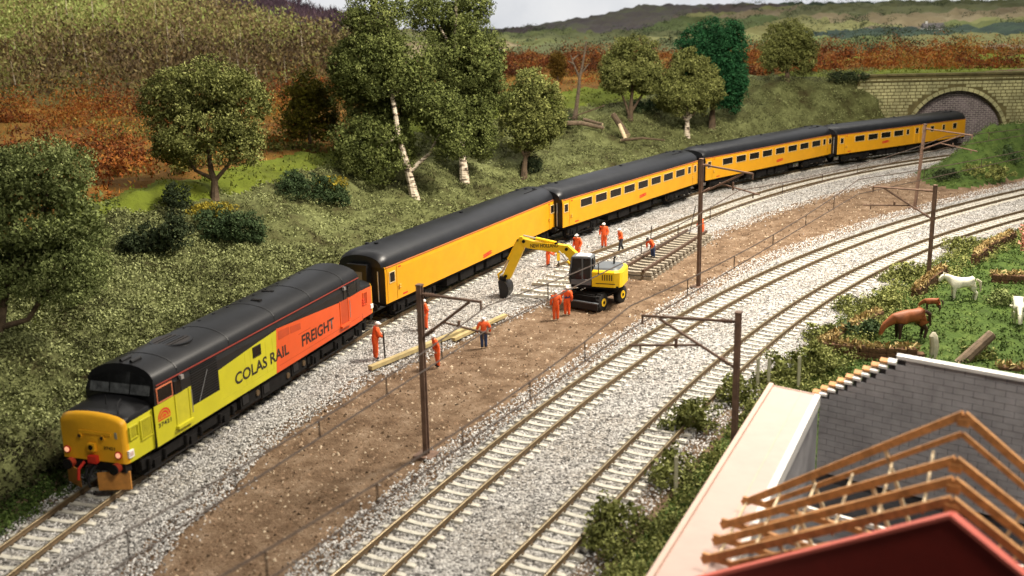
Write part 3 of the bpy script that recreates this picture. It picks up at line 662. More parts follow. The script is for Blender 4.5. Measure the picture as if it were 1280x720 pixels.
def locomotive():
    A, B = Vector((-12.2, 31.5)), Vector((-6.5, 48.7)); e = (B - A).normalized(); n = Vector((-e.y, e.x)); c = A + n * 1.20
    t = thing('locomotive', (c.x, c.y, 0), math.atan2(e.y, e.x), 'lime and orange diesel locomotive with black roof and yellow nose', 'locomotive')
    hw = 1.33
    b = MB(); P = lambda x, s=0: [(x + s * max(z - 2.4, 0), y, z) for y, z in ((-hw, 1.0), (-hw, 2.78), (-hw + .06, 3.05), (hw - .06, 3.05), (hw, 2.78), (hw, 1.0))]
    b.loft([P(1.42, .32), P(1.9), P(16.3), P(16.75, -.3)], M['black']); b.build('body', t)
    b = MB(); RP = lambda x, s=0, k=1: [(x + s * (z - 2.4), y * k, z) for y, z in [(-hw + .05, 3.05)] + [(-(hw - .05) * math.cos(math.pi * q / 12), 3.05 + .62 * math.sin(math.pi * q / 12) ** .85) for q in range(1, 12)] + [(hw - .05, 3.05)]]
    b.loft([RP(1.40, .32), RP(1.9), RP(16.3), RP(16.77, -.3)], M['locoroof']); roof = b.build('roof', t, True)
    for x in (2.95, 6.1, 9.3, 12.2, 15.1):
        g = MB(); g.loft([[(xx, y * 1.006, z + .012) for xx, y, z in RP(x)] for x in (x - .025, x + .025)], M['black']); g.build('roof_seam', roof)
    for s in (-1, 1): MB().box(1.7, 16.5, s * hw - .012 if s < 0 else hw - .03, s * hw + .03 if s < 0 else hw + .012, 3.025, 3.055, M['locostripe']).build('cantrail_stripe', t)
    # roof fan, hatches, exhaust slots, horns
    g = MB(); g.tube([(4.5, 0, 3.5), (4.5, 0, 3.655)], .72, M['locoroof'], 28); g.tube([(4.5, 0, 3.657), (4.5, 0, 3.662)], .64, M['ink'], 28)
    for k in range(5): g.box(4.0, 5.0, -.36 + k * .17, -.34 + k * .17, 3.663, 3.675, M['under'])
    g.build('roof_fan', t, True)
    for x0, x1 in ((6.4, 8.9), (9.6, 11.9)):
        g = MB(); g.box(x0, x1, -.86, -.83, 3.46, 3.50, M['under']); g.box(x0, x1, .83, .86, 3.46, 3.50, M['under']); g.build('roof_hatch', roof)
    for x0, x1 in ((7.0, 8.3), (8.6, 9.8)): MB().box(x0, x1, -1.08, -1.02, 3.30, 3.37, M['under']).build('vent_slot', roof)
    MB().box(9.8, 10.0, -.35, .05, 3.62, 3.70, M['under']).build('exhaust_port', roof); MB().box(11.2, 11.35, -.1, .4, 3.62, 3.69, M['under']).build('exhaust_port', roof)
    for q in range(10): MB().box(5.9 + q * .95, 5.99 + q * .95, .42, .5, 3.58, 3.66, M['locoroof']).build('lifting_eye', roof)
    for y in (-.25, .15): g = MB(); cyl(g, (1.95, y, 3.70), (1, 0, 0), .06, .5, M['black'], 8); g.build('horn', roof, True)
    # noses
    for end in (0, 1):
        X = (lambda x: x) if end == 0 else (lambda x: 18.15 - x)
        hwn = 1.23; b = MB()
        b.loft([arc_section(X(0), 1.12, 1.02, 2.20, 2.42), arc_section(X(.05), 1.18, 1.0, 2.25, 2.51), arc_section(X(.20), hwn, 1.0, 2.29, 2.60), arc_section(X(.45), hwn + .01, 1.0, 2.31, 2.64), arc_section(X(1.46), hwn + .02, 1.0, 2.34, 2.70)], M['nose'])
        o = b.build('nose', t, True); o.data.materials.append(M['locoroof']); o.data.materials.append(M['lime'] if end == 0 else M['orange'])
        def fn(c, nrm, end=end):
            d = c.x if end == 0 else 18.15 - c.x
            if d < .22: return 0
            if nrm.z > .35: return 1 if d > .3 else 0
            return 2
        colour_faces(o, fn)
        if end == 0:
            MB().box(-.03, .0, -.75, .45, 1.92, 2.02, M['nose']).build('nose_panel', o)
            for y in (-.42, .42):
                g = MB(); cyl(g, (.0, y, 1.83), (-1, 0, 0), .085, .05, M['nose'], 12); cyl(g, (-.05, y, 1.83), (-1, 0, 0), .06, .012, M['ink'], 12); g.build('marker_light', o, True)
            g = MB(); g.box(-.09, 0, -.13, .13, 1.36, 1.62, M['nose']); cyl(g, (-.09, 0, 1.49), (-1, 0, 0), .085, .02, M['glass'], 14); g.build('headlight', o)
            for y in (-.96, .98):
                lamp = M['lamp']; g = MB(); cyl(g, (.02, y, 1.30), (-1, 0, 0), .13, .05, M['red'], 14); cyl(g, (-.03, y, 1.30), (-1, 0, 0), .085, .02, lamp, 12); g.build('tail_light', o, True)
            l = lettering('37421', 'number', M['ink'], o, -.02, .40, 1.44, .11, 0); l.rotation_euler = (0, 0, -math.pi / 2); l.location = (-.012, -.45, 0)
            MB().box(-.02, .01, -.98, -.90, 1.85, 2.05, M['silver']).build('lamp_bracket', o)
            g = MB(); g.tube([(.6, -.2, 2.70), (.62, -.2, 3.0)], .02, M['black'], 6); g.build('nose_post', o)
            g = MB(); g.tube([(.35, -.85, 2.60), (.6, -.62, 2.72), (1.0, -.45, 2.76)], .02, M['black'], 6); g.build('nose_handrail', o)
        # buffer beam, buffers, coupling, ploughs
        g = MB(); g.box(min(X(.02), X(.3)), max(X(.02), X(.3)), -1.15, 1.15, .70, 1.0, M['under']); g.build('buffer_beam', t)
        for y in (-.87, .87):
            d = -1 if end == 0 else 1; g = MB(); cyl(g, (X(.02), y, .88), (d, 0, 0), .16, .2, M['bufferred'] if end == 0 else M['under'], 12); cyl(g, (X(-.18), y, .88), (d, 0, 0), .24 if end else .17, .06, M['under'], 16); g.build('buffer', t, True)
        if end == 0:
            for y0, y1, x0, x1, lab in ((-1.2, -.25, .12, -.24, 0), (.45, 1.2, -.22, .12, 0)):
                g = MB(); zb = .12; zt = .72 if lab == 0 and abs(y0 + y1) > .3 else .55
                V = [(x0, y0, zb), (x1, y1, zb), (x1, y1, zt), (x0, y0, zt)]; V += [(x + .05, y, z) for x, y, z in V]
                g.add(V, [(0, 1, 2, 3), (4, 7, 6, 5), (0, 4, 5, 1), (1, 5, 6, 2), (2, 6, 7, 3), (3, 7, 4, 0)], M['plough']); g.build('snowplough', t)
            g = MB(); g.tube([(-.05, -.12, .9), (-.32, -.12, .8), (-.50, -.10, .5), (-.42, -.08, .3)], .045, M['black'], 8); g.build('brake_hose', t, True)
            g = MB(); g.tube([(-.05, .35, .95), (-.3, .38, .8), (-.34, .4, .45)], .05, M['red'], 8); g.build('brake_hose', t, True)
            g = MB(); g.box(-.36, -.05, -.07, .07, .82, .96, M['black']); g.tube([(-.36, 0, .9), (-.45, 0, .7), (-.38, 0, .5)], .05, M['black'], 8); g.build('coupling', t)
            g = MB(); g.box(-.16, .0, -.2, .12, .98, 1.22, M['red']); g.build('jumper_box', t)
    # windscreens and side windows
    for end in (0, 1):
        for y0, y1 in ((-1.14, -.42), (-.36, .36), (.42, 1.14)):
            b = MB(); V = []
            for y in (y0, y1):
                for z in (2.74, 3.20 if abs(y) > .9 else 3.43):
                    x = 1.42 + .32 * (z - 2.4) - .02; V.append((x if end == 0 else 18.17 - x, y, z))
            V2 = [(x + (.03 if end == 0 else -.03), y, z) for x, y, z in V]
            b.add(V + V2, [(0, 1, 3, 2), (4, 6, 7, 5), (0, 4, 5, 1), (2, 3, 7, 6), (0, 2, 6, 4), (1, 5, 7, 3)], M['screen']); b.build('windscreen', t)
    Y = -hw
    glass_window(t, 1.68, 2.45, 2.47, 2.92, Y, .035, 'cab_window', 'stripe', 'glass'); glass_window(t, 2.62, 2.95, 2.45, 2.85, Y, .03, 'door_window', 'black', 'glass')
    glass_window(t, 15.45, 16.25, 2.47, 2.90, Y, .035, 'cab_window', 'black', 'glass'); glass_window(t, 15.0, 15.3, 2.45, 2.8, Y, .03, 'door_window', 'black', 'glass')
    # coloured side panels
    def panel(name, poly, mat, y0=Y - .008, th=.02): return MB().slab(poly, y0, y0 + th, M[mat]).build(name, t)
    panel('lime_panel', [(1.45, 1.02), (9.02, 1.02), (9.22, 2.72), (7.7, 2.62), (5.17, 2.41), (5.17, 1.69), (3.5, 1.69), (3.5, 2.42), (1.45, 2.40)], 'lime')
    panel('orange_panel', [(9.03, 1.02), (16.7, 1.02), (16.72, 2.40), (14.9, 2.37), (9.23, 2.76)], 'orange')
    panel('dark_orange_grille', [(9.35, 2.28), (10.2, 2.28), (10.2, 2.58), (9.35, 2.64)], 'seamo', Y - .014); panel('dark_orange_grille', [(10.28, 2.26), (11.1, 2.22), (11.1, 2.48), (10.28, 2.56)], 'seamo', Y - .014)
    for q in range(14): MB().box(3.56, 5.12, Y - .014, Y + .01, 1.74 + q * .09, 1.78 + q * .09, M['under']).build('grille_slat', t)
    for x in (4.33,): MB().tube([(3.9, Y - .02, 1.72), (4.5, Y - .02, 2.7)], .012, M['silver'], 5).build('cable', t)
    for x0, x1 in ((6.9, 6.93), (7.25, 7.28), (8.35, 8.38), (8.85, 8.88)): MB().box(x0, x1, Y - .012, Y, 1.25, 2.5, M['seam']).build('panel_seam', t)
    MB().box(5.3, 8.9, Y - .012, Y, 1.27, 1.29, M['seam']).build('panel_seam', t); MB().box(9.3, 16.4, Y - .012, Y, 1.24, 1.26, M['seamo']).build('panel_seam', t)
    MB().box(10.9, 11.9, Y - .014, Y, 2.03, 2.06, M['seamo']).build('panel_seam', t)
    glass_window(t, 7.48, 7.98, 2.17, 2.52, Y - .01, .03, 'body_window', 'black', 'glass')
    # door recess, steps, handles
    for x in (2.55, 14.55):
        mt = 'lime' if x < 5 else 'orange'
        d = MB(); d.box(x, x + .06, Y - .03, Y, 1.3, 2.42, M[mt]); d.box(x + .78, x + .84, Y - .03, Y, 1.3, 2.42, M[mt]); d.box(x + .06, x + .78, Y - .012, Y, 1.36, 2.4, M['seam' if x < 5 else 'seamo'])
        d = d.build('cab_door', t); MB().box(x - .05, x + .85, Y - .13, Y, 1.24, 1.34, M[mt]).build('door_step', d); MB().tube([(x + .9, Y - .05, 1.5), (x + .9, Y - .05, 2.3)], .018, M['silver'], 6).build('handrail', d)
        MB().box(x + .35, x + .5, Y - .1, Y, 2.86, 3.0, M['silver']).build('lamp', d)
    for x0, x1, z0, z1, end in ((.24, .68, 1.72, 2.16, 0), (.78, 1.38, 1.5, 2.18, 0), (17.0, 17.4, 1.6, 2.2, 1)):
        yb = -1.25; g = MB(); mt = M['lime'] if end == 0 else M['orange']
        g.box(x0, x1, yb - .03, yb + .01, z0, z0 + .04, mt); g.box(x0, x1, yb - .03, yb + .01, z1 - .04, z1, mt); g.box(x0, x0 + .04, yb - .03, yb + .01, z0 + .04, z1 - .04, mt); g.box(x1 - .04, x1, yb - .03, yb + .01, z0 + .04, z1 - .04, mt)
        g = g.build('nose_grille', t)
        k = int((x1 - x0 - .1) / .07)
        for q in range(k): MB().box(x0 + .06 + q * .07, x0 + .10 + q * .07, yb - .02, yb + .005, z0 + .05, z1 - .05, M['seam' if end == 0 else 'seamo']).build('louvre', g)
    MB().box(.1, .34, -1.285, -1.22, 1.18, 1.42, M['white']).build('data_plate', t); MB().box(.14, .30, -1.292, -1.285, 1.23, 1.37, M['pink']).build('data_plate', t)
    MB().box(17.75, 17.98, -1.285, -1.22, 1.25, 1.45, M['white']).build('data_plate', t)
    for k in range(3): MB().box(16.9 - .0, 17.15, -1.275, -1.22, 1.62 + k * .12, 1.68 + k * .12, M['red']).build('side_marking', t)
    # lettering and emblem
    ym = Y - .0135
    lettering('COLAS RAIL', 'company_name', M['ink'], t, 6.15, 10.06, 1.50, .46, ym); lettering('FREIGHT', 'company_name', M['ink'], t, 11.12, 13.95, 1.44, .50, ym)
    lettering('37421', 'number', M['ink'], t, 1.58, 2.28, 1.62, .15, ym)
    e_ = MB(); cx_, cz_ = 1.93, 1.90
    for k, (r0, r1) in enumerate(((0, .12), (.15, .22), (.25, .31))):
        N = 14; V = []
        for y in (ym, ym + .01):
            for q in range(N + 1):
                a = math.pi * q / N
                V += [(cx_ + r0 * math.cos(a) * 1.1, y, cz_ + r0 * math.sin(a)), (cx_ + r1 * math.cos(a) * 1.1, y, cz_ + r1 * math.sin(a))]
        F = [(2 * q, 2 * q + 1, 2 * q + 3, 2 * q + 2) for q in range(N)]; e_.add(V[:2 * N + 2], F, M['red'] if k else M['orange'])
    e_.box(1.6, 2.26, ym, ym + .01, 1.83, 1.875, M['red']); e_.build('emblem', t)
    # running gear
    bogie(t, 3.55, (-2.05, 0, 2.05), .52); bogie(t, 14.55, (-2.05, 0, 2.05), .52)
    g = MB(); g.box(1.0, 17.2, -1.05, 1.05, .80, 1.0, M['under']); g.build('solebar', t)
    for x0, x1, z0 in ((6.6, 8.0, .38), (8.1, 10.3, .30), (10.4, 11.6, .40)):
        g = MB(); g.box(x0, x1, -1.2, 1.2, z0, .98, M['under']); g.box(x0 + .1, x0 + .5, -1.23, -1.2, z0 + .15, z0 + .5, M['black']); cyl(g, (x1 - .25, -1.2, z0 + .28), (0, -1, 0), .12, .05, M['rail'], 10); g.build('fuel_tank', t)
    return t
M['lamp'], _nt, _b = _nodes('lit_lamp'); _b.inputs['Base Color'].default_value = (.9, .5, .3, 1); _b.inputs['Emission Color'].default_value = (1, .45, .25, 1); _b.inputs['Emission Strength'].default_value = .8
M['screen'] = paint('windscreen_glass', (.085, .09, .09), .10, .6, 4, spec=.8)
M['bufferred'] = paint('buffer_red', (.42, .05, .02), .55, .3, 5)
M['locostripe'] = paint('dark_red_stripe', (.24, .030, .018), .5, .15, 3)
M['seam'] = paint('lime_seam', (.46, .42, .02), .6, .1, 3); M['seamo'] = paint('orange_seam', (.42, .055, .012), .6, .1, 3)  # darker lime and orange for seams, louvres and grille panels
locomotive()

def coach(A, B, label, windows, doors, logo, extra=()):
    A, B = Vector(A), Vector(B); L = (B - A).length; e = (B - A) / L; n = Vector((-e.y, e.x)); hw = 1.34; c = A + n * hw
    t = thing('railway_coach', (c.x, c.y, 0), math.atan2(e.y, e.x), label, 'railway coach', 'yellow coaches of the train')
    b = MB()
    P = lambda x, k=1: [(x, -hw * k, 1.02), (x, -hw * k, 2.55), (x, -hw * k + .03, 2.80), (x, hw * k - .03, 2.80), (x, hw * k, 2.55), (x, hw * k, 1.02)]
    b.loft([P(0, .985), P(.1), P(L - .1), P(L, .985)], M['yellow']); o = b.build('body', t); o.data.materials.append(M['black']); colour_faces(o, lambda c_, n_: 1 if abs(n_.x) > .7 else 0)
    RP = lambda x, k=1, dz=0: [(x, -(hw - .03) * k, 2.80)] + [(x, -(hw - .03) * k * math.cos(math.pi * q / 14), 2.80 + (.80 - dz) * math.sin(math.pi * q / 14) ** .82) for q in range(1, 14)] + [(x, (hw - .03) * k, 2.80)]
    b = MB(); b.loft([RP(-.10, .90, .25), RP(.12, .985, .08), RP(.5), RP(L - .5), RP(L - .12, .985, .08), RP(L + .10, .90, .25)], M['roof']); roof = b.build('roof', t, True)
    for x, y in ((1.4, 0), (1.4, .55), (L - 1.6, 0), (L - 1.3, -.4), (L - 2.0, .4), (L * .5, 0)):
        zz = 2.80 + .80 * math.sin(math.acos(min(1, abs(y) / 1.31))) ** .82
        g = MB(); g.tube([(x, y, zz - .05), (x, y, zz + .07)], .11, M['roof'], 10); g.build('roof_vent', roof, True)
    g = MB(); g.box(L - 3.0, L - 1.1, -.55, -.52, 3.50, 3.565, M['under']); g.box(L - 3.0, L - 1.1, .52, .55, 3.50, 3.565, M['under']); g.build('roof_hatch', roof)
    for s in (-1, 1): MB().box(.05, L - .05, s * hw - .015, s * hw + .015, 2.765, 2.80, M['stripe']).build('cantrail_stripe', t)
    for x0, x1, xe in ((-.42, 0, 0), (L, L + .42, L)):
        g = MB(); g.box(x0, x1, -.55, .55, 1.05, 2.95, M['black']); xf = x0 if x0 < 0 else x1
        g = g.build('corridor_connector', t)
        xq = (x0 - .012, x0) if x0 < 0 else (x1, x1 + .012); MB().box(xq[0], xq[1], -.3, .3, 1.3, 2.6, M['cabgrey']).build('end_door', g)
        for y in (-.95, .95):
            g = MB(); g.tube([((-.06 if x0 < 0 else L + .06), y, 1.1), ((-.06 if x0 < 0 else L + .06), y, 2.6)], .03, M['silver'], 6); g.build('end_handrail', t)
            g = MB(); d = -1 if x0 < 0 else 1; cyl(g, (xe, y * .9, .9), (d, 0, 0), .11, .35, M['under'], 10); cyl(g, (xe + d * .35, y * .9, .9), (d, 0, 0), .2, .05, M['under'], 14); g.build('buffer', t, True)
    Y = -hw
    for x0, x1 in windows: glass_window(t, x0, x1, 2.0, 2.50, Y, .04)
    for x0, x1 in doors:
        w0, w1 = x0 - .22, x1 + .22
        d = MB(); d.box(w0, w0 + .03, Y - .012, Y, 1.06, 2.7, M['seamy']); d.box(w1 - .03, w1, Y - .012, Y, 1.06, 2.7, M['seamy']); d = d.build('door', t)
        glass_window(d, x0, x1, 2.0, 2.47, Y - .004, .04, 'door_window')
        hx = w1 + .12 if x0 < 5 else w0 - .12
        for dz in (1.72, 1.60): MB().tube([(hx, Y - .05, dz), (hx + .14, Y - .05, dz)], .035, M['gold'], 6).build('door_handle', d)
        MB().box(hx + .02, hx + .26, Y - .008, Y, 2.58, 2.64, M['red']).build('door_sign', d)
    MB().box(1.5, 1.95, Y - .008, Y, 1.14, 1.22, M['red']).build('data_panel', t)
    for x0, x1, fr in extra: 
        d = MB(); d.box(x0, x0 + .09, Y - .03, Y, 1.1, 2.72, M['nose']); d.box(x1 - .09, x1, Y - .03, Y, 1.1, 2.72, M['nose']); d.box(x0 + .09, x1 - .09, Y - .03, Y, 2.63, 2.72, M['nose']); d = d.build('door', t)
        glass_window(d, x0 + .2, x1 - .2, 2.02, 2.5, Y - .004, .04, 'door_window')
    g = MB()
    x, z = logo
    for k in range(2):
        g.slab([(x, z + .16 - k * .12), (x + .95, z + .24 - k * .12), (x + 1.15, z + .19 - k * .12), (x + .95, z + .15 - k * .12), (x + .1, z + .08 - k * .12)], Y - .011, Y - .001, M['red'])
    g.slab([(x + .35, z - .02), (x + .72, z + .2), (x + .82, z + .2), (x + .45, z - .02)], Y - .013, Y - .0012, M['red'])
    g.build('operator_emblem', t)
    g = MB(); g.box(.2, L - .2, -1.2, 1.2, .84, 1.02, M['under']); g.build('solebar', t)
    for x0, x1, z0 in ((6.2, 7.4, .42), (7.7, 9.2, .36), (9.5, 10.4, .45), (10.8, 12.6, .38), (12.9, 13.6, .5)):
        MB().box(x0, x1, -1.15, 1.15, z0, .84, M['under']).build('equipment_box', t)
    bogie(t, 2.9, (-1.3, 1.3), .46); bogie(t, L - 2.9, (-1.3, 1.3), .46)
    return t
M['pinkseam'] = paint('pink_seam', (.66, .42, .32), .7, .08, 2)
M['seamy'] = paint('yellow_seam', (.42, .19, .006), .6, .1, 3)
coach((-6, 49.9), (2.9, 68), 'windowless yellow coach with black ends next to the locomotive', [], [(.36, .80), (19.32, 19.78)], (10.0, 1.14))
W8 = [(2.21, 3.66), (4.17, 5.63), (6.13, 7.63), (8.11, 9.63), (10.17, 11.64), (12.19, 13.66), (14.18, 15.66), (16.21, 17.72)]
coach((3.3, 67.4), (14.7, 84), 'yellow coach with eight windows behind the standing railway workers', W8 + [(18.30, 18.78)], [(.2, .62), (19.38, 19.75)], (10.35, 1.36))
coach((15.5, 85.1), (29.7, 99.3), 'yellow coach with eight windows behind the tall mast, third in line', [(a + .12, b + .05) for a, b in W8] + [(18.27, 18.72)], [(.25, .68), (19.31, 19.75)], (10.45, 1.34))
coach((29.9, 98.5), (46.3, 110.1), 'last yellow coach with fewer windows disappearing into the tunnel', [(2.47, 3.84), (4.4, 5.8), (6.35, 7.75), (8.31, 9.69), (10.25, 10.66), (12.8, 13.1), (14.12, 14.67), (16.11, 16.51), (17.87, 18.5)], [(.38, .80)], (6.5, 1.5), [(11.5, 12.35, 0)])
# ------------------------------------------------------------------ grown bodies (people, animals)
def grow(name, V, E, rad, root, fn, mats, sub=2):
    me = bpy.data.meshes.new(name); me.from_pydata(V, E, []); o = bpy.data.objects.new(name, me); COL.objects.link(o)
    sk = o.modifiers.new('skin', 'SKIN'); sk.use_smooth_shade = True
    if not me.skin_vertices: me.skin_vertices.new() if hasattr(me.skin_vertices, 'new') else None
    for i, s in enumerate(me.skin_vertices[0].data):
        r = rad[i]; s.radius = r if hasattr(r, '__len__') else (r, r); s.use_root = (i == root)
    sb = o.modifiers.new('sub', 'SUBSURF'); sb.levels = sub; sb.render_levels = sub
    dg = bpy.context.evaluated_depsgraph_get(); out = bpy.data.meshes.new_from_object(o.evaluated_get(dg))
    bpy.data.objects.remove(o); out.name = name; out.materials.clear()
    for m in mats: out.materials.append(m)
    VV = [Vector(v) for v in V]
    def near(p):
        best = 1e9; bi = 0
        for k, (a, b) in enumerate(E):
            ab = VV[b] - VV[a]; t = max(0, min(1, (p - VV[a]).dot(ab) / max(ab.length_squared, 1e-9))); d = (p - VV[a] - ab * t).length
            if d < best: best = d; bi = k
        return bi
    for p in out.polygons: p.material_index = fn(near(p.center), p.center); p.use_smooth = True
    return out
M['reflective'] = paint('reflective_band', (.75, .72, .5), .4, .1, 8)
def join_tubes(me, tubes, mat_i):
    """adds small tapered tubes (fingers, ears) to a grown mesh"""
    bm = bmesh.new(); bm.from_mesh(me)
    for pts, r0, r1 in tubes:
        b = MB(); b.tube(pts, [r0 + (r1 - r0) * k / (len(pts) - 1) for k in range(len(pts))], M['skin'], 5)
        vs_ = [bm.verts.new(v) for v in b.v]
        for f in b.f:
            try: fc = bm.faces.new([vs_[i] for i in f]); fc.material_index = mat_i; fc.smooth = True
            except ValueError: pass
    bm.to_mesh(me); bm.free(); me.update()
def person(loc, face, label, h=1.62, lean=0.0, arms=None, legs=None, top='hivis', trousers='hivis', helmet='white', band=None, twist=0, z=None):
    """faces +x locally; arms / legs give elbow, wrist / knee, ankle as fractions of height"""
    A = {'L': ((-.02, .165, .64), (.07, .15, .52)), 'R': ((-.02, -.165, .64), (.07, -.15, .52))}; A.update(arms or {})
    G_ = {'L': ((.012, .058, .285), (-.005, .06, .05)), 'R': ((.012, -.058, .285), (-.005, -.06, .05))}; G_.update(legs or {})
    V = []; E = []; RD = []; PART = []
    def v(p, r): V.append(Vector(p)); RD.append(r); return len(V) - 1
    def e(a, b, part): E.append((a, b)); PART.append(part)
    pel = v((0, 0, .50), (.078, .098)); spi = v((0, 0, .63), (.074, .094)); che = v((0, 0, .765), (.076, .112)); nk = v((.006, 0, .855), .036); hd = v((.016, 0, .905), (.052, .046)); tp = v((.012, 0, .965), (.044, .040))
    e(pel, spi, 'waist'); e(spi, che, 'top'); e(che, nk, 'top'); e(nk, hd, 'skin'); e(hd, tp, 'skin')
    hands = []
    for s, sg in (('L', 1), ('R', -1)):
        hp = v((0, sg * .056, .47), .068); kn = v(G_[s][0], .054); an = v(G_[s][1], .043); ax, ay, az = G_[s][1]; to = v((ax + .075, ay + sg * .01, max(az - .028, .018)), .024)
        e(pel, hp, 'leg'); e(hp, kn, 'leg'); e(kn, an, 'leg'); e(an, to, 'boot')
        sh = v((0, sg * .115, .80), .056); el = v(A[s][0], .044); wr = v(A[s][1], .034); d = (Vector(A[s][1]) - Vector(A[s][0])).normalized(); hn = v(Vector(A[s][1]) + d * .035, (.018, .024))
        e(che, sh, 'top'); e(sh, el, 'top'); e(el, wr, 'top'); e(wr, hn, 'skin'); hands.append((hn, d, sg))
    if lean:
        Rm = Matrix.Rotation(lean, 3, 'Y'); c = Vector((0, 0, .50)); up = set(range(len(V)))
        for a, b in E:
            pass
        low = {0}
        for k, (a, b) in enumerate(E):
            if PART[k] in ('leg', 'boot'): low |= {a, b}
        for i in up - low: V[i] = Rm @ (V[i] - c) + c
        hands = [(i, Rm @ d, sg) for i, d, sg in hands]
    Vs = [p * h for p in V]; Rs = [tuple(q * h * 1.08 for q in r) if hasattr(r, '__len__') else r * h * 1.08 for r in RD]
    mi = {'top': 0, 'waist': 0, 'leg': 1, 'boot': 2, 'skin': 3}
    bz = [(.60 - .0) * h, .67 * h]
    def fn(k, c):
        p = PART[k]
        if band and p in ('waist', 'top') and bz[0] < c.z < bz[1] and abs(c.y) < .12 * h: return 4
        return mi[p]
    me = grow('body', Vs, E, Rs, pel, fn, [M[top], M[trousers], M['boot'], M['skin'], M['navy'], M['reflective']])
    tubes = []
    for i, d, sg in hands:
        side = Vector((0, 1, 0)).cross(d); side = side.normalized() if side.length > .1 else Vector((1, 0, 0)); p = Vs[i]
        across = d.cross(side).normalized()
        for k, ln in enumerate((.040, .046, .043, .034)):
            q = p + side * (k - 1.5) * .009 * h; tubes.append(([q, q + d * ln * .6 * h, q + (d * ln - across * sg * .012) * h], .0052 * h, .0036 * h))
        tubes.append(([p - d * .01 * h + side * .016 * h, p + side * .03 * h + d * .012 * h, p + side * .03 * h + d * .03 * h], .006 * h, .004 * h))
    join_tubes(me, tubes, 3)
    hp_ = Vs[hd]; tpv = Vs[tp]; ax = (tpv - hp_).normalized(); fw = (Vector((1, 0, 0)) - ax * ax.x).normalized(); sd = ax.cross(fw)
    # nose, ears and eyes
    join_tubes(me, [([hp_ + fw * .045 * h + ax * .012 * h, hp_ + fw * .064 * h - ax * .004 * h], .010 * h, .008 * h)] + [([hp_ + sd * s * .040 * h, hp_ + sd * s * .055 * h + ax * .015 * h], .012 * h, .008 * h) for s in (-1, 1)], 3)
    join_tubes(me, [([hp_ + fw * .046 * h + ax * .018 * h + sd * s * .02 * h, hp_ + fw * .056 * h + ax * .018 * h + sd * s * .02 * h], .006 * h, .005 * h) for s in (-1, 1)] + [([hp_ + fw * .05 * h - ax * .022 * h - sd * .014 * h, hp_ + fw * .05 * h - ax * .022 * h + sd * .014 * h], .005 * h, .005 * h)], 2)
    zz = z if z is not None else -.2
    t = thing('person', (*loc, zz), R(face), label, 'person', 'railway workers on the track')
    b = link('body', me, t)
    if helmet:
        g = MB(); rr = .066 * h; secs = []; n = 14
        for k in range(5):
            a = k / 4 * math.pi / 2 * .96; cc = hp_ + ax * (.028 * h + rr * .95 * math.sin(a)); secs.append([tuple(cc + (fw * math.cos(w) * 1.12 + sd * math.sin(w)) * rr * math.cos(a)) for w in [2 * math.pi * q / n for q in range(n)]])
        g.loft(secs, M[helmet]); cc = hp_ + ax * .026 * h
        g.loft([[tuple(cc + ax * dz * h + (fw * (math.cos(w) * 1.25 + .22) + sd * math.sin(w)) * rr * 1.06) for w in [2 * math.pi * q / n for q in range(n)]] for dz in (0, .010)], M[helmet]); g.build('helmet', t, True)
    return t
def rod(name, a, b, r, mat, label, cat):
    a = Vector(a); g = MB(); g.tube([(0, 0, 0), Vector(b) - a], r, mat, 8); o = g.build(name, None, True); o.location = a; return tag(o, label, cat)
person((-6.05, 45.3), 25, 'worker in orange overalls leaning on a black bar nearest the locomotive', 1.72, .18, {'L': ((.03, .17, .68), (.17, .06, .66)), 'R': ((.04, -.15, .66), (.19, -.02, .60))})
rod('crowbar', (-5.62, 45.15, -.17), (-5.66, 45.2, 1.08), .035, M['ink'], 'upright black bar held by the worker beside the locomotive', 'bar')
person((-4.15, 49.7), 200, 'worker in orange overalls with hands on hips behind the leftmost mast', 1.5, .05, {'L': ((-.03, .21, .66), (.05, .10, .55)), 'R': ((-.03, -.21, .66), (.05, -.10, .55))})
person((-3.25, 44.2), 200, 'worker in orange crouching slightly, half hidden by the leftmost mast', 1.5, .22, z=-.25)
person((-1.32, 46.8), 100, 'worker in orange jacket and blue trousers seen from behind', 1.45, .05, {'L': ((-.02, .20, .66), (.02, .20, .52)), 'R': ((-.02, -.20, .66), (.02, -.20, .52))}, trousers='navy', z=-.27)
person((2.13, 51.1), 100, 'left of two orange workers standing together before the excavator', 1.5, .05, z=-.28)
person((2.72, 51.9), 75, 'right of two orange workers before the excavator, with dark waist band', 1.5, 0, {'L': ((-.03, .19, .66), (.04, .2, .54))}, band=True, z=-.28)
person((2.15, 62.2), -25, 'worker in orange bending over a yellow breaker behind the boom', 1.5, .35, {'L': ((.1, .14, .63), (.25, .07, .56)), 'R': ((.1, -.14, .63), (.25, -.05, .56))}, z=-.18)
def breaker():
    t = thing('road_breaker', (2.75, 61.75, -.17), 0, 'yellow handheld breaker pointing into the ballast', 'breaker')
    MB().box(-.09, .09, -.07, .07, .4, .95, M['plant']).build('breaker_body', t); MB().tube([(-.26, 0, .9), (.26, 0, .9)], .035, M['black'], 8).build('handle', t); MB().tube([(0, 0, .4), (.03, 0, 0)], .03, M['black'], 8).build('chisel', t)
breaker()
person((4.0, 63.6), 230, 'worker in orange with white helmet half hidden by the excavator boom', 1.62, .1, z=-.18)
person((5.86, 66.8), 250, 'worker in orange overalls standing alone facing the tracks', 1.62, 0, z=-.18)
person((6.8, 65.5), 205, 'worker in dark clothes and orange vest striding over the rail', 1.5, .15, {'L': ((.04, .17, .66), (.15, .12, .6)), 'R': ((-.06, -.17, .66), (.0, -.17, .54))}, {'L': ((.09, .058, .29), (.13, .06, .06)), 'R': ((-.04, -.058, .28), (-.15, -.06, .06))}, trousers='darkcloth', z=-.15)
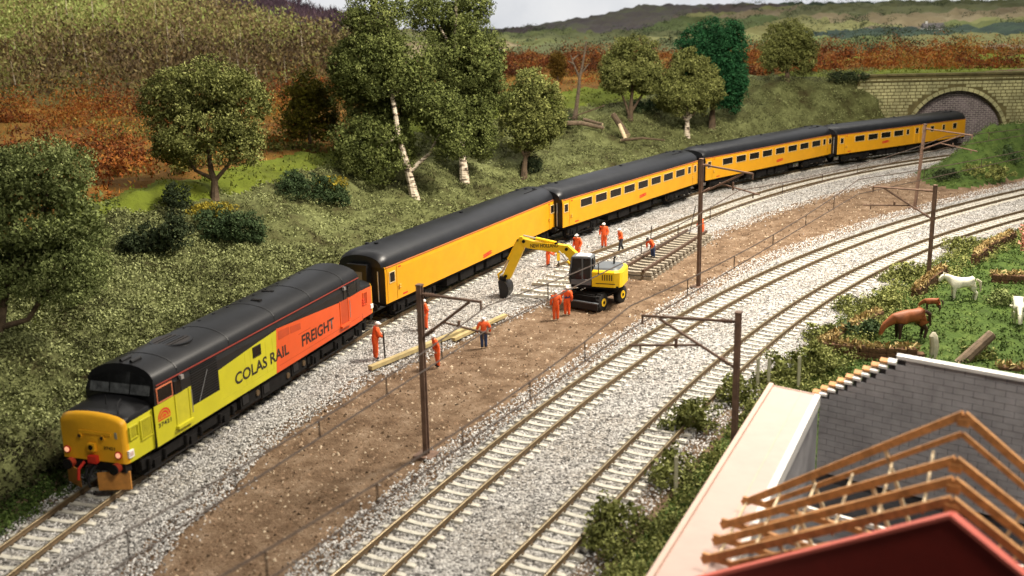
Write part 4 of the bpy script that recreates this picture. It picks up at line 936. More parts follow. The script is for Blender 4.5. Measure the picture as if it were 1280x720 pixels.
person((8.35, 62.2), 215, 'worker in orange bent forward while standing on the track panel', 1.45, .75, {'L': ((.10, .20, .64), (.22, .12, .60)), 'R': ((.10, -.20, .64), (.22, -.12, .60))}, z=.2, trousers='navy', helmet='ink')
rod('lever_bar', (8.35, 63.5, .2), (8.45, 63.8, 1.75), .03, M['ink'], 'black lever bar standing on the track panel', 'bar')
person((12.55, 69.6), 200, 'worker in orange at the far end of the track panel behind a mast', 1.5, .2, {'L': ((.08, .17, .66), (.2, .1, .66)), 'R': ((.06, -.16, .64), (.2, -.1, .60))}, z=-.25, helmet='red')
rod('lever_bar', (11.6, 69.0, .05), (12.0, 69.2, 1.9), .03, M['ink'], 'black lever bar held over the far end of the panel', 'bar')

# ------------------------------------------------------------------ excavator
def excavator():
    t = thing('excavator', (4.4, 53.9, -.3), math.atan2(1.6, -4.9), 'yellow wheeled excavator with grey cab and black bucket lowered to the ballast', 'excavator')
    # undercarriage turned beneath the upper works
    ua = R(72); ca, sa_ = math.cos(ua), math.sin(ua)
    T = lambda p: (p.x * ca - p.y * sa_, p.x * sa_ + p.y * ca, p.z)
    b = MB(); b.box(-1.25, 1.3, -.55, .55, .45, .85, M['under'], T); b.box(-1.5, -1.2, -.7, .7, .4, .7, M['under'], T); b.box(1.2, 1.42, -.75, .75, .45, .8, M['under'], T); u = b.build('undercarriage', t)
    b = MB(); b.box(1.5, 1.58, -.95, .95, .15, .48, M['black'], T); b.box(1.3, 1.5, -.5, -.35, .35, .55, M['black'], T); b.box(1.3, 1.5, .35, .5, .35, .55, M['black'], T); b.box(1.44, 1.60, -.95, .95, .475, .53, M['cabgrey'], T); b.build('dozer_blade', t)
    for x in (-.95, .95):
        MB().box(x - .1, x + .1, -.85, .85, .38, .52, M['under'], T).build('axle', t)
        for s in (-1, 1):
            def c(q): return Vector(T(Vector((x, s * q, .45))))
            b = MB(); ax = (c(1) - c(0)).normalized()
            b.tube([c(.62), c(.65), c(.92), c(.95)], [.37, .45, .45, .37], M['tyre'], 20); w = b.build('tyre', t, True)
            for k in range(16):
                a = 2 * math.pi * k / 16; lx, lz = math.cos(a) * .45, math.sin(a) * .45
                g = MB(); g.box(x + lx - .035, x + lx + .035, min(s * .66, s * .91), max(s * .66, s * .91), .45 + lz - .035, .45 + lz + .035, M['tyre'], T); g.build('tread_block', w)
            b = MB(); b.tube([c(.951), c(.965)], .21, M['plant'], 16); b.tube([c(.965), c(.985)], .08, M['under'], 10); b.build('rim', w, True)
    for y in (-1.0, .8): MB().box(-.6, .6, y, y + .2, .75, .82, M['under'], T).build('running_board', t)
    b = MB(); b.tube([(0, 0, .85), (0, 0, 1.08)], .55, M['under'], 20); b.build('slew_ring', t)
    # upper works
    b = MB(); b.box(-1.3, 1.15, -.98, .98, 1.10, 1.26, M['under']); b.build('deck', t)
    b = MB()
    out = [(-1.45, -.65), (-1.35, -.9), (-1.1, -1.02), (.05, -1.02), (.05, 1.02), (-1.1, 1.02), (-1.35, .9), (-1.45, .65)]
    b.loft([[(x, y, 1.20) for x, y in out], [(x, y, 1.95) for x, y in out], [(x * .95 - .02, y * .93, 2.03) for x, y in out]], M['plant']); eb = b.build('engine_cover', t)
    b = MB(); b.loft([[(x * .86 - .03, y * .82, 2.031) for x, y in out], [(x * .8 - .05, y * .74, 2.13) for x, y in out]], M['cabgrey']); b.build('engine_hood', t, True)
    MB().tube([(-.8, -.3, 2.1), (-.8, -.3, 2.42), (-.88, -.3, 2.5)], .05, M['black'], 8).build('exhaust', t, True)
    for k in range(5): MB().box(-1.0 + k * .12, -.95 + k * .12, 1.021, 1.035, 1.55, 1.85, M['ink']).build('louvre', eb)
    MB().box(-1.15, -.15, 1.022, 1.03, 1.36, 1.40, M['ink']).build('stripe', eb)
    # cab on the viewer's side
    x0, x1, y0, y1, z0, z1 = .10, 1.28, .18, 1.02, 1.26, 2.62
    prof = [(x0, z0), (x1 - .1, z0), (x1 + .02, 1.75), (x1 - .18, z1), (x0, z1)]
    c = MB(); c.slab([(x0, z0), (x1 - .1, z0), (x1 - .04, 1.52), (x0, 1.52)], y0, y1, M['cabgrey'])
    for p, q in zip([prof[4], (x1 - .04, 1.52), (.55, 1.52)], [(x0, 1.52), (x1 - .18, z1), (.55, z1)]):
        for y in (y0 + .035, y1 - .035): c.tube([(p[0], y, p[1]), (q[0], y, q[1])], .045, M['cabgrey'], 6)
    c.slab([(x0 - .03, z1), (x1 - .14, z1), (x1 - .2, z1 + .09), (x0 + .02, z1 + .09)], y0 - .02, y1 + .02, M['cabgrey']); c.slab([(x0 + .1, z1 + .091), (x1 - .35, z1 + .091), (x1 - .4, z1 + .12), (x0 + .15, z1 + .12)], y0 + .1, y1 - .1, M['white'])
    cb = c.build('cab', t)
    gl = M['cabglass']
    for nm, g in (('side_window', MB().slab([(x0 + .05, 1.54), (x1 - .1, 1.54), (x1 - .23, z1 - .04), (x0 + .05, z1 - .04)], y1 - .05, y1 - .04, gl)), ('side_window', MB().slab([(x0 + .05, 1.54), (x1 - .1, 1.54), (x1 - .23, z1 - .04), (x0 + .05, z1 - .04)], y0 + .04, y0 + .05, gl)), ('windscreen', MB().loft([[(x1 - .05 + d, y0 + .06, 1.54), (x1 - .19 + d, y0 + .06, z1 - .03), (x1 - .19 + d, y1 - .06, z1 - .03), (x1 - .05 + d, y1 - .06, 1.54)] for d in (0, .01)], gl))): g.build(nm, cb)
    s_ = MB(); s_.box(.3, .75, .4, .8, 1.53, 1.75, M['hivis']); s_.box(.25, .35, .4, .8, 1.7, 2.25, M['ink']); s_.build('seat', cb)
    MB().tube([(1.15, 1.05, 1.3), (1.2, 1.08, 2.0)], .02, M['black'], 6).build('mirror_arm', cb)
    # boom, stick, bucket in the plane y = -.1
    yb0, yb1 = -.26, .06
    b = MB(); b.slab([(.55, 1.45), (.80, 1.35), (1.15, 1.95), (1.75, 2.60), (3.75, 2.80), (4.05, 2.98), (4.08, 3.22), (3.90, 3.28), (3.4, 3.16), (1.55, 3.02), (1.1, 2.65), (.7, 1.95)], yb0, yb1, M['plant']); boom = b.build('boom', t)
    l = lettering('NEW HOLLAND', 'maker_name', M['ink'], boom, 0, 1.5, 0, .20, 0); l.rotation_euler = (0, R(-3.5), math.pi); l.location = (3.55, yb1 + .006, 2.83)
    b = MB(); b.slab([(3.78, 3.02), (4.02, 3.38), (4.18, 3.36), (5.12, 1.25), (5.02, 1.05), (4.72, 1.08)], yb0 + .04, yb1 - .04, M['plant']); stick = b.build('stick', t)
    for nm, p, q in (('boom_cylinder', (.9, 1.5), (2.0, 2.75)),):
        for y in (yb0 - .1, yb1 + .1):
            g = MB(); P_, Q_ = Vector((p[0], y, p[1])), Vector((q[0], y, q[1])); g.tube([P_, P_.lerp(Q_, .6)], .075, M['plant'], 10); g.tube([P_.lerp(Q_, .6), Q_], .04, M['silver'], 8); g.build(nm, t, True)
    for nm, p, q in (('stick_cylinder', (2.2, 3.10), (3.98, 3.42)), ('bucket_cylinder', (4.25, 3.18), (5.16, 1.45))):
        g = MB(); P_, Q_ = Vector((p[0], -.1, p[1])), Vector((q[0], -.1, q[1])); g.tube([P_, P_.lerp(Q_, .62)], .095, M['plant'], 10); g.tube([P_.lerp(Q_, .62), Q_], .05, M['silver'], 8); g.tube([P_ + Vector((0, -.12, 0)), P_ + Vector((0, .12, 0))], .07, M['under'], 10); g.build(nm, t, True)
    for p in ((3.92, 3.15), (4.95, 1.22), (1.62, 2.85)):
        g = MB(); g.tube([(p[0], yb0 - .05, p[1]), (p[0], yb1 + .05, p[1])], .085, M['under'], 12); g.build('pivot_pin', t, True)
    g = MB(); g.tube([(5.16, -.1, 1.45), (5.42, -.1, 1.25), (5.34, -.1, .95)], .06, M['plant'], 8); g.build('bucket_link', t)
    n = 9; V = []; arc = []
    for k in range(n + 1):
        a = R(70 + k * 205 / n); arc.append((5.14 + .50 * math.cos(a) * .85, .52 + .52 * math.sin(a)))
    b = MB()
    for y in (-.52, .32): b.slab(arc, y - .03, y + .03, M['black'])
    for (p, q) in zip(arc[:-1], arc[1:]):
        d = Vector((q[0] - p[0], q[1] - p[1])); nn = Vector((-d.y, d.x)).normalized() * .05
        b.slab([p, q, (q[0] + nn.x, q[1] + nn.y), (p[0] + nn.x, p[1] + nn.y)], -.51, .31, M['black'])
    bk = b.build('bucket', t)
    for k in range(5): MB().slab([(arc[-1][0] - .03, arc[-1][1]), (arc[-1][0] + .08, arc[-1][1] - .14), (arc[-1][0] + .08, arc[-1][1])], -.5 + k * .18, -.4 + k * .18, M['rail']).build('tooth', bk)
    MB().slab([(4.92, .95), (5.32, .95), (5.28, 1.2), (4.95, 1.2)], -.28, .08, M['black']).build('bucket_bracket', bk)
    return t
M['cabglass'] = paint('cab_glass', (.018, .02, .023), .12, .3, 2, spec=.35)
excavator()

# ------------------------------------------------------------------ masts and overhead wires
def insulator(b, p, d, r=.075):
    for k in range(4): q = Vector(p) + Vector(d) * (.09 * k); b.tube([q, q + Vector(d) * .05], r, M['mast'], 10)
def mast(x, y, h, ang, label, reach=2.5, lx=0, ly=0, drop=0.0):
    t = thing('overhead_mast', (x, y, -.3), R(ang), label, 'mast', 'brown masts carrying the overhead wires'); t.rotation_euler = (lx, ly, R(ang))
    b = MB(); w = .13
    b.box(-.085, .085, -.10, -.065, 0, h, M['mast']); b.box(-.085, .085, .065, .10, 0, h, M['mast']); b.box(-.02, .02, -.065, .065, 0, h, M['mast']); b.box(-.10, .10, -.115, .115, h, h + .05, M['mast']); b.build('post', t)
    MB().box(-.35, .35, -.35, .35, 0, .12, M['mast']).build('foot', t)
    b = MB(); b.tube([(.1, 0, h - .28), (reach * .98, 0, h - .34 - drop)], .052, M['mast'], 8); insulator(b, (.2, 0, h - .285), (1, 0, -.02)); a = b.build('top_tube', t, True)
    b = MB(); b.tube([(.1, 0, h - 1.75), (reach * .80, 0, h - .38 - drop)], .05, M['mast'], 8); v = Vector((reach * .8 - .1, 0, 1.37)).normalized(); insulator(b, Vector((.1, 0, h - 1.75)) + v * .15, v); b.build('strut', t, True)
    k = .42; px_, pz = .1 + (reach * .8 - .1) * k, h - 1.75 + 1.37 * k
    b = MB(); b.tube([(px_, 0, pz), (reach * 1.12, 0, pz - .22 - drop)], .042, M['mast'], 8); b.build('registration_arm', t, True)
    b = MB(); b.tube([(reach * .98, 0, h - .3 - drop), (reach * .98, 0, h - .62 - drop)], .04, M['mast'], 6); b.tube([(reach * 1.0, 0, pz - .2 - drop), (reach * 1.0, 0, pz - .42 - drop)], .035, M['mast'], 6); b.tube([(reach * .62, 0, pz - .1 - drop), (reach * .62, 0, pz + .12)], .055, M['mast'], 6); b.build('wire_clamp', t)
    return t
mast(-3.06, 34.66, 6.1, -25, 'leftmost brown mast standing on earth in front of the long timbers', 2.3, 0, 0)
mast(10.1, 56.74, 7.0, -38, 'tall brown mast beside the track panel in the middle of the view', 3.0, 0, 0, .2)
mast(29.7, 78.3, 6.2, -48, 'mast in front of the last coach, nearest the tunnel', 3.6, 0, R(3))
mast(6.95, 32.0, 5.7, 152, 'brown mast between the outer track and the pale pink ledge', 3.2, 0, 0, .1)
mast(22.4, 56.4, 5.4, 140, 'brown mast on the bushy verge left of the white horse', 3.4, 0, 0)
mast(60.5, 92.5, 6.0, 150, 'mast at the right edge over the grassy bank', 7)
def catenary(T, ys, label, zm=5.35, zc=4.55):
    t = thing('overhead_line', (0, 0, 0), 0, label, 'overhead wire', 'overhead wires above the curved tracks')
    top = []; low = []
    for a, c in zip(ys[:-1], ys[1:]):
        pa, pc = at_y(T, a)[0], at_y(T, c)[0]
        for k in range(13):
            f = k / 12; p = pa * (1 - f) + pc * f; top.append((*p, zm - 1.6 * f * (1 - f) * .9)); low.append((*p, zc))
            if k in (2, 4, 6, 8, 10): MB().tube([(*p, zm - 1.44 * f * (1 - f)), (*p, zc)], .021, M['wire'], 5).build('dropper', t)
    MB().tube(top, .024, M['wire'], 5).build('messenger_wire', t); MB().tube(low, .024, M['wire'], 5).build('contact_wire', t)
catenary(T3, (16, 33.6, 54.5, 75.5, 95), 'twin brown wires hung over the inner curved track')
catenary(T4, (15, 33.3, 57.5, 84), 'twin brown wires hung over the outer curved track')
# ------------------------------------------------------------------ trees and bushes
M['deadwood'] = paint('dead_wood', (.13, .095, .065), .9, .45, 4, bm=.05); M['log'] = paint('fallen_log', (.16, .115, .075), .9, .45, 4, bm=.05)
def foliage(lobes, leaf, per_m2, clump, seed, core=True, grow_=1.0):
    """lobes: (x, y, z, rx, rz). Leaf clumps over each lobe, with a ragged leaf-coloured heart"""
    g = np.random.default_rng(seed); C = []; S = []; tone = []
    lobes = [(x, y, z, rx * grow_, rz * grow_) for x, y, z, rx, rz in lobes]
    for k, (x, y, z, rx, rz) in enumerate(lobes):
        n = max(12, int(per_m2 * 4 * math.pi * ((rx * rz) ** 1.0)))
        d = g.normal(size=(n, 3)); d /= np.linalg.norm(d, axis=1)[:, None]
        lump = .74 + .40 * g.random(n) * (.6 + .4 * np.sin(d[:, 0] * 5 + k) * np.cos(d[:, 2] * 6 + k * 2))
        y2 = y + g.uniform(-.35, .35) * rx
        c = np.array([x, y2, z]) + d * lump[:, None] * np.array([rx, rx * .95, rz])
        C.append(c); s = clump * g.uniform(.7, 1.35, n); S.append(np.stack([s, s, s * .8], 1)); tone.append(.45 + .55 * (fbm(c[:, 0] * 1.3 + k, c[:, 2] * 1.3 + c[:, 1], 3) - .45) + g.normal(0, .10, n))
    C = np.concatenate(C); S = np.concatenate(S); tone = np.concatenate(tone)
    keep = (g.random(len(C)) > .05) & (fbm(C[:, 0] * .9 + seed, C[:, 2] * .9 + C[:, 1] * .5, 2) > .30)
    V, F, tn = leaves(C[keep], S[keep], 28, leaf * .80, tone=tone[keep], spread=.16, tri=True)
    Vs, Fs, ts = [V], [F], [tn]; off = len(V)
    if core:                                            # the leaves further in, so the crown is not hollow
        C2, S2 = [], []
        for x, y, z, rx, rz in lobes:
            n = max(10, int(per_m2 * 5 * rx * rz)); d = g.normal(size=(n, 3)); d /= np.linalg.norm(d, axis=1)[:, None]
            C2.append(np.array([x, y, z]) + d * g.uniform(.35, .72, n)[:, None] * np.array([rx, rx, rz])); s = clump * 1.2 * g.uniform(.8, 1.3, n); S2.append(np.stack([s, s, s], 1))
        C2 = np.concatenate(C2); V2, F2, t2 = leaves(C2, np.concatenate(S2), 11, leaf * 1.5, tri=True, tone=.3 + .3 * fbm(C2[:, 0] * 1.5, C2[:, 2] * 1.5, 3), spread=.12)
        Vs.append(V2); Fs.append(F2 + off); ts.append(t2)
    return np.concatenate(Vs), np.concatenate(Fs), np.concatenate(ts)
def tree(name, loc, lobes, limbs, mat, bark, label, r0=.22, leaf=.10, per=6.0, clump=.30, cat='tree', group=None, seed=1, core=True):
    t = thing(name, loc, 0, label, cat, group)
    if lobes:
        V, F, tn = foliage(lobes, leaf, per, clump, seed, core, 1.10 if name == 'birch_tree' else 1.03); link('crown', np_mesh('crown', V, F, [mat], tone=tn), t)
    b = MB()
    for k, q in enumerate(limbs):
        a, z = (r0, r0 * .35) if k == 0 else (r0 * .55, r0 * .2)
        pts = []
        for i in range(len(q) - 1):
            for f in ((0, .5) if len(q) < 6 else (0,)):
                p = Vector(q[i]).lerp(Vector(q[i + 1]), f); pts.append(p + Vector((random.uniform(-1, 1), random.uniform(-1, 1), 0)) * r0 * (.18 if f else 0))
        pts.append(Vector(q[-1])); n = len(pts); rad = [a + (z - a) * i / (n - 1) for i in range(n)]
        if k == 0: pts[0] = pts[0] - Vector((0, 0, .25)); rad[0] *= 1.35
        b.tube(pts, rad, bark, 9)
    b.build('trunk', t, True)
    return t
tree('tree', (-19.81, 40.68, 2.3), [(1.55, 1.64, 6.31, 2.2, 1.41), (2.93, 1.24, 4.76, 1.19, 1.57), (0.73, 1.17, 4.5, 2.35, 1.88), (2.42, 0.73, 2.8, 1.57, 1.51), (-0.81, 1.53, 5.9, 1.88, 1.57), (-0.25, 0.74, 2.85, 2.2, 1.41)],
     [[(-0.62, -0.01, -0.03), (-0.29, 0.19, 0.73), (0.05, 0.58, 2.24), (0.42, 1.29, 4.97)], [(-0.3, 0.15, 0.58), (0.81, 0.22, 0.86), (1.68, 0.53, 2.06), (2.58, 0.81, 3.1)], [(0.05, 0.58, 2.24), (1.03, 0.97, 3.74), (1.7, 1.52, 5.85)], [(-0.56, 0.03, 0.13), (-0.88, 0.67, 2.56), (-0.83, 1.3, 4.99)]],
     FOL['sage'], M['bark'], 'big pale green tree with low spreading limbs at the left edge', .24, .075, 11, .26, seed=3, group=None)
tree('tree', (-17.83, 64.58, 3.7), [(-0.49, 1.67, 6.42, 2.51, 2.03), (-2.43, 1.48, 5.71, 2.12, 2.12), (1.66, 1.44, 5.54, 2.03, 2.22), (-0.54, 1.02, 3.95, 3.1, 1.8), (-2.15, 0.85, 3.28, 1.93, 1.21), (1.61, 0.83, 3.2, 1.54, 1.35)],
     [[(0.0, -0.01, -0.03), (0.03, 0.29, 1.13), (-0.24, 0.6, 2.31), (-0.53, 1.21, 4.65)], [(0.03, 0.33, 1.27), (-1.07, 0.46, 1.76), (-2.0, 0.85, 3.27)], [(0.03, 0.29, 1.13), (0.87, 0.53, 2.05), (1.62, 0.95, 3.67)]],
     FOL['olive'], M['bark'], 'round olive green tree with forked trunk above the locomotive', .26, .10, seed=4)
tree('tree', (-14.75, 80.41, 4.7), [(-0.27, 1.1, 4.22, 1.66, 1.66), (-0.89, 0.68, 2.62, 1.54, 2.02), (0.77, 0.67, 2.59, 1.42, 2.14)], [[(0, 0, 0), (-0.07, 0.53, 2.03), (-0.09, 1.05, 4.05)]], FOL['yellowish'], M['bark'], 'small yellow green tree in the field left of the birches', .16, .11, seed=5)
tree('birch_tree', (-6.58, 74.21, 1.9), [(-2.57, 3.22, 12.39, 2.22, 1.55), (-4.2, 2.25, 8.66, 1.89, 2.33), (-0.59, 2.27, 8.75, 2.11, 2.33), (-2.42, 2.35, 9.06, 2.77, 2.33), (-2.76, 0.89, 3.43, 2.44, 2.22), (-4.3, 0.97, 3.73, 1.55, 1.77), (1.56, 1.5, 5.76, 2.0, 1.89), (2.37, 1.14, 4.4, 1.66, 1.89), (-1.3, 3.6, 6.4, 2.6, 1.6), (-3.2, 3.3, 6.0, 1.9, 1.5), (-.2, 4.0, 7.0, 1.8, 1.7), (-2.0, 3.3, 3.6, 2.2, 1.7)],
     [[(0, 0, 0), (-0.56, 0.6, 2.31), (-1.08, 1.09, 4.2), (-1.46, 1.79, 6.89), (-2.23, 2.63, 10.13)], [(-0.41, 0.46, 1.77), (1.12, 0.8, 3.08), (1.81, 1.15, 4.41)], [(-1.08, 1.09, 4.2), (-2.65, 0.89, 3.43)], [(-1.46, 1.79, 6.89), (-0.04, 2.2, 8.48)]],
     FOL['birch'], M['birch'], 'tall birch leaning left with white speckled trunk and tiered crown', .30, .11, 5.5, .33, seed=6)
tree('birch_tree', (-3.37, 80.43, 2.1), [(-1.72, 3.12, 12.02, 2.51, 1.56), (0.8, 3.23, 12.44, 1.44, 1.44), (0.43, 2.36, 9.08, 2.87, 2.39), (1.91, 2.17, 8.36, 1.56, 2.27), (-1.09, 2.11, 8.13, 1.8, 2.39), (0.65, 1.35, 5.2, 1.9, 2.27), (1.09, 0.9, 3.45, 1.4, 2.03), (-.9, 3.0, 5.6, 1.8, 2.0), (-.4, 3.8, 10.6, 1.7, 1.2), (1.5, 3.2, 6.2, 1.9, 1.9), (-.6, 2.4, 3.4, 1.7, 1.5)],
     [[(0.0, -0.02, -0.06), (-0.14, 0.53, 2.03), (-0.25, 1.28, 4.92), (-0.6, 2.5, 8.4), (-.5, 2.4, 10.4), (-0.3, 2.2, 13.4)], [(-0.25, 1.28, 4.92), (0.81, 1.88, 7.22)], [(-0.6, 2.5, 9.2), (-1.63, 2.6, 11.2)], [(-0.17, 0.83, 3.18), (0.93, 1.12, 4.32)]],
     FOL['birch'], M['birch'], 'tall birch standing upright just right of the leaning birch', .30, .11, 5.5, .33, seed=7)
tree('tree', (1.12, 84.49, 1.6), [(0.96, 1.75, 6.74, 2.01, 1.76), (-0.21, 1.28, 4.93, 2.01, 2.14), (1.67, 1.27, 4.9, 1.76, 2.39), (0.64, 0.96, 3.7, 2.51, 1.76)],
     [[(0, 0, 0), (0.16, 0.41, 1.58), (0.53, 1.12, 4.31)], [(0.16, 0.41, 1.58), (-0.57, 0.73, 2.81), (-0.85, 1.13, 4.34)], [(0.16, 0.41, 1.58), (1.32, 0.72, 2.77), (1.98, 1.11, 4.28)]], FOL['moss'], M['bark'], 'mid sized green tree low on the embankment, next right of the birches', .26, .11, seed=8)
tree('tree', (5.84, 129.12, 5.6), [(0.05, 0.56, 2.17, 1.03, 1.79)], [[(0, 0, 0), (0.06, 0.68, 2.63)]], FOL['rust'], M['bark'], 'small rusty tree far off between the green tree and the dead tree', .14, .12, seed=9)
tree('tree', (11.54, 103.86, 4.0), [(0.35, 1.54, 5.93, 2.44, 1.98), (-1.2, 1.17, 4.49, 1.68, 1.98), (1.69, 1.11, 4.28, 1.68, 1.98), (0.31, 1.02, 3.94, 2.9, 1.53)],
     [[(0, 0, 0), (0.19, 0.45, 1.73), (0.47, 1.12, 4.31)], [(0.0, 0.07, 0.26), (-0.64, 0.59, 2.26), (-1.22, 0.94, 3.6)], [(0.09, 0.16, 0.62), (1.19, 0.58, 2.23), (1.83, 0.92, 3.54)]], FOL['olive'], M['bark'], 'dome shaped tree with three dark stems on the crest right of the dead tree', .26, .12, seed=10)
tree('tree', (19.58, 104.68, 2.9), [(-0.6, 2.11, 8.12, 2.62, 2.16), (1.86, 2.04, 7.85, 2.0, 2.31), (0.88, 1.33, 5.11, 2.78, 3.47), (-1.43, 1.44, 5.53, 2.0, 3.08), (2.24, 1.03, 3.96, 1.39, 2.47)], [[(0, 0, 0), (0.22, 0.84, 3.25), (0.53, 1.81, 6.98)]], FOL['emerald'], M['bark'], 'dark emerald green tree behind the pale forked birch', .3, .12, seed=11)
tree('birch_tree', (16.71, 102.14, 2.4), [(0.43, 1.57, 6.03, 1.96, 2.11), (-1.27, 1.12, 4.31, 1.66, 1.96), (1.75, 1.14, 4.4, 1.66, 2.26), (0.23, 0.96, 3.9, 2.7, 1.7)],
     [[(0, 0, 0), (0.11, 0.39, 1.51), (0.47, 1.15, 4.42)], [(0.11, 0.39, 1.51), (-0.78, 0.62, 2.41), (-1.42, 1.06, 4.1)], [(0.11, 0.43, 1.66), (1.11, 0.67, 2.59), (1.76, 1.24, 4.76)]], FOL['olive'], M['birch'], 'olive tree with pale forked trunk before the dark emerald tree', .30, .12, seed=12)
tree('tree', (28.71, 112.91, 6.7), [(0.16, 0.99, 3.81, 2.63, 2.3), (-0.93, 0.66, 2.56, 1.81, 1.81), (1.54, 0.69, 2.67, 1.64, 2.14)], [[(0, 0, 0), (0.12, 0.51, 1.98), (0.16, 0.93, 3.57)]], FOL['moss'], M['bark'], 'round dark green tree alone on the crest left of the tunnel', .24, .12, seed=13)
tree('dead_tree', (6.15, 101.81, 4.4), [], [[(0, 0, 0), (0.34, 0.3, 2.01), (0.53, 0.4, 3.82), (0.86, 0.4, 5.26), (1.19, 0.5, 7.06)], [(0.53, 0.4, 3.7), (0.03, 0.6, 4.91), (-0.25, 0.8, 5.79)], [(-0.11, .7, 5.4), (0.45, 0.7, 5.84)], [(0.53, 0.4, 4.04), (1.38, 0.3, 5.03)], [(0.0, 0.62, 5.0), (-0.55, 0.5, 5.3)]], None, M['deadwood'], 'bare dead tree with a broken top on the crest', .21)
tree('blossom_tree', (28.87, 58.9, -.1), [(.25, .39, 1.7, .75, 1.25), (.75, .3, 1.5, .8, 1.1)], [[(0.3, 0, 0), (0.3, 0.2, .8), (.35, .3, 1.6)]], FOL['pinkbloom'], M['bark'], 'small pink blossom tree at the right edge', .1, .06, 14, .16, seed=14)
def bush(loc, lobes, mat, label, leaf=.085, per=9, clump=.2, seed=1, group=None, cat='bush'):
    V, F, tn = foliage(lobes, leaf, per, clump, seed)
    o = link('bush', np_mesh('bush', V, F, [mat], tone=tn)); o.location = loc; return tag(o, label, cat, group)
for k, (loc, lobes, mt, lab) in enumerate((
    ((-18.24, 54.27, 2.4), [(-0.39, 0.22, 0.86, 1.48, 1.07), (0.85, 0.37, 1.44, 1.07, 1.07), (-1.22, 0.18, 0.68, 0.74, 0.66)], 'dark', 'dark blue green bush between the left edge tree and the round tree'),
    ((-19.17, 61.59, 3.6), [(-0.17, 0.2, 0.86, 1.01, 0.9)], 'dark', 'small dark bush behind the blue green one, left of the round tree'),
    ((-15.74, 58.94, 2.2), [(-0.86, 0.24, 0.93, 1.51, 1.07), (0.91, 0.23, 0.9, 1.24, 0.98), (1.57, 0.12, 0.46, 0.62, 0.53)], 'pine', 'green bush in front of the round tree trunk'),
    ((-17.2, 61.0, 3.35), [(0.01, 0.09, 0.33, 1.48, 0.42)], 'gorse', 'low yellow flowering gorse beneath the round tree'),
    ((-12.64, 68.85, 2.8), [(-0.34, 0.22, 0.87, 1.85, 1.03), (-1.36, 0.32, 1.23, 0.93, 0.77), (1.45, 0.05, 0.18, 0.93, 0.93)], 'pine', 'bush on the slope left of the leaning birch'),
    ((-11.6, 69.3, 3.25), [(0.01, 0.1, 0.6, 1.1, 0.42)], 'gorse', 'yellow flowering gorse left of the leaning birch'),
    ((1.84, 85.73, 1.9), [(-0.05, 0.14, 0.55, 0.89, 0.83)], 'dark', 'dark bush at the foot of the green tree right of the birches'),
    ((34.7, 113.0, 6.6), [(-0.83, 0.07, 0.38, 1.16, 0.58), (1.07, 0.09, 0.43, 1.32, 0.58)], 'dark', 'low dark bush on the crest just left of the tunnel wall'),
    ((13.02, 106.71, 4.4), [(0.32, 0.14, 0.55, 1.72, 0.86)], 'pine', 'bush behind the dome shaped tree on the crest'),
    ((36.49, 89.34, -.1), [(-0.32, 0.15, 0.48, 1.33, 0.6)], 'dark', 'leftmost dark bush on the grassy bank before the tunnel'),
    ((39.6, 89.3, .3), [(0.34, 0.11, 0.41, 2.3, 0.6)], 'moss', 'long low bush on the grassy bank before the tunnel'),
    ((43.04, 93.3, 1.0), [(0.01, 0.14, 0.53, 1.39, 0.83)], 'pine', 'upper green bush on the grassy bank before the tunnel'),
    ((11.07, 41.29, -.3), [(0.02, 0.2, 0.58, 1.1, 0.8), (1.16, 0.32, 0.9, 0.84, 0.71), (-0.8, 0.04, 0.17, 0.78, 0.6)], 'moss', 'mossy bush around the fence posts beside the pale pink ledge'),
    ((16.2, 46.5, -.1), [(-0.35, 0.12, 0.35, 0.73, 0.5), (-1.26, 0.19, 0.45, 0.65, 0.44)], 'pine', 'green bush left of the brown horse'),
    ((6.4, 36.6, -.3), [(0.15, 0.13, 0.42, 0.86, 0.8), (-0.58, -0.11, 0.1, 0.69, 0.5)], 'moss', 'mossy bush at the foot of the mast by the ledge'),
    ((2.9, 28.6, -.3), [(0.13, 0.16, 0.5, 0.83, 0.7), (-0.5, -0.9, 0.3, 0.78, 0.6)], 'moss', 'mossy bush nearest the viewer beside the outer track'),
    ((4.9, 31.9, -.3), [(0.01, 0.09, 0.36, 0.72, 0.66), (.3, 1.2, .3, .7, .6)], 'olive', 'olive bush between the nearest mossy bush and the mast'),
    ((8.4, 39.33, -.3), [(0.16, 0.1, 0.38, 0.8, 0.74)], 'moss', 'small mossy bush midway along the outer track'),
    ((24.07, 51.39, -.1), [(0.01, 0.11, 0.34, 0.79, 0.47)], 'sage', 'pale bush right of the white horse'),
    ((22.3, 57.6, -.3), [(-0.44, 0.11, 0.33, 1.07, 0.54), (-1.34, -0.05, 0.1, 1.07, 0.5)], 'moss', 'bush around the foot of the mast left of the white horse'),
    ((28.0, 64.2, -.3), [(-0.24, 0.1, 0.29, 1.48, 0.49)], 'moss', 'low bush beside the outer track towards the pink tree'),
    ((17.0, 51.2, -.3), [(0.01, 0.09, 0.26, 1.21, 0.5), (1.22, 0.22, 0.6, 0.97, 0.48)], 'olive', 'olive bush beside the track left of the small brown foal'),
    ((13.99, 47.1, -.3), [(0.0, 0.07, 0.26, 0.81, 0.52)], 'moss', 'small bush by the straw topped wall beside the outer track'),
    ((19.0, 48.6, -.1), [(-0.18, 0.06, 0.25, 0.67, 0.44)], 'moss', 'bush between the brown horse and the foal'),
    ((19.64, 43.25, -.1), [(-0.0, 0.06, 0.15, 0.7, 0.25)], 'olive', 'low bush at the foot of the leaning log'))):
    bush(loc, lobes, FOL[mt], lab, seed=40 + k, group='bushes on the banks')

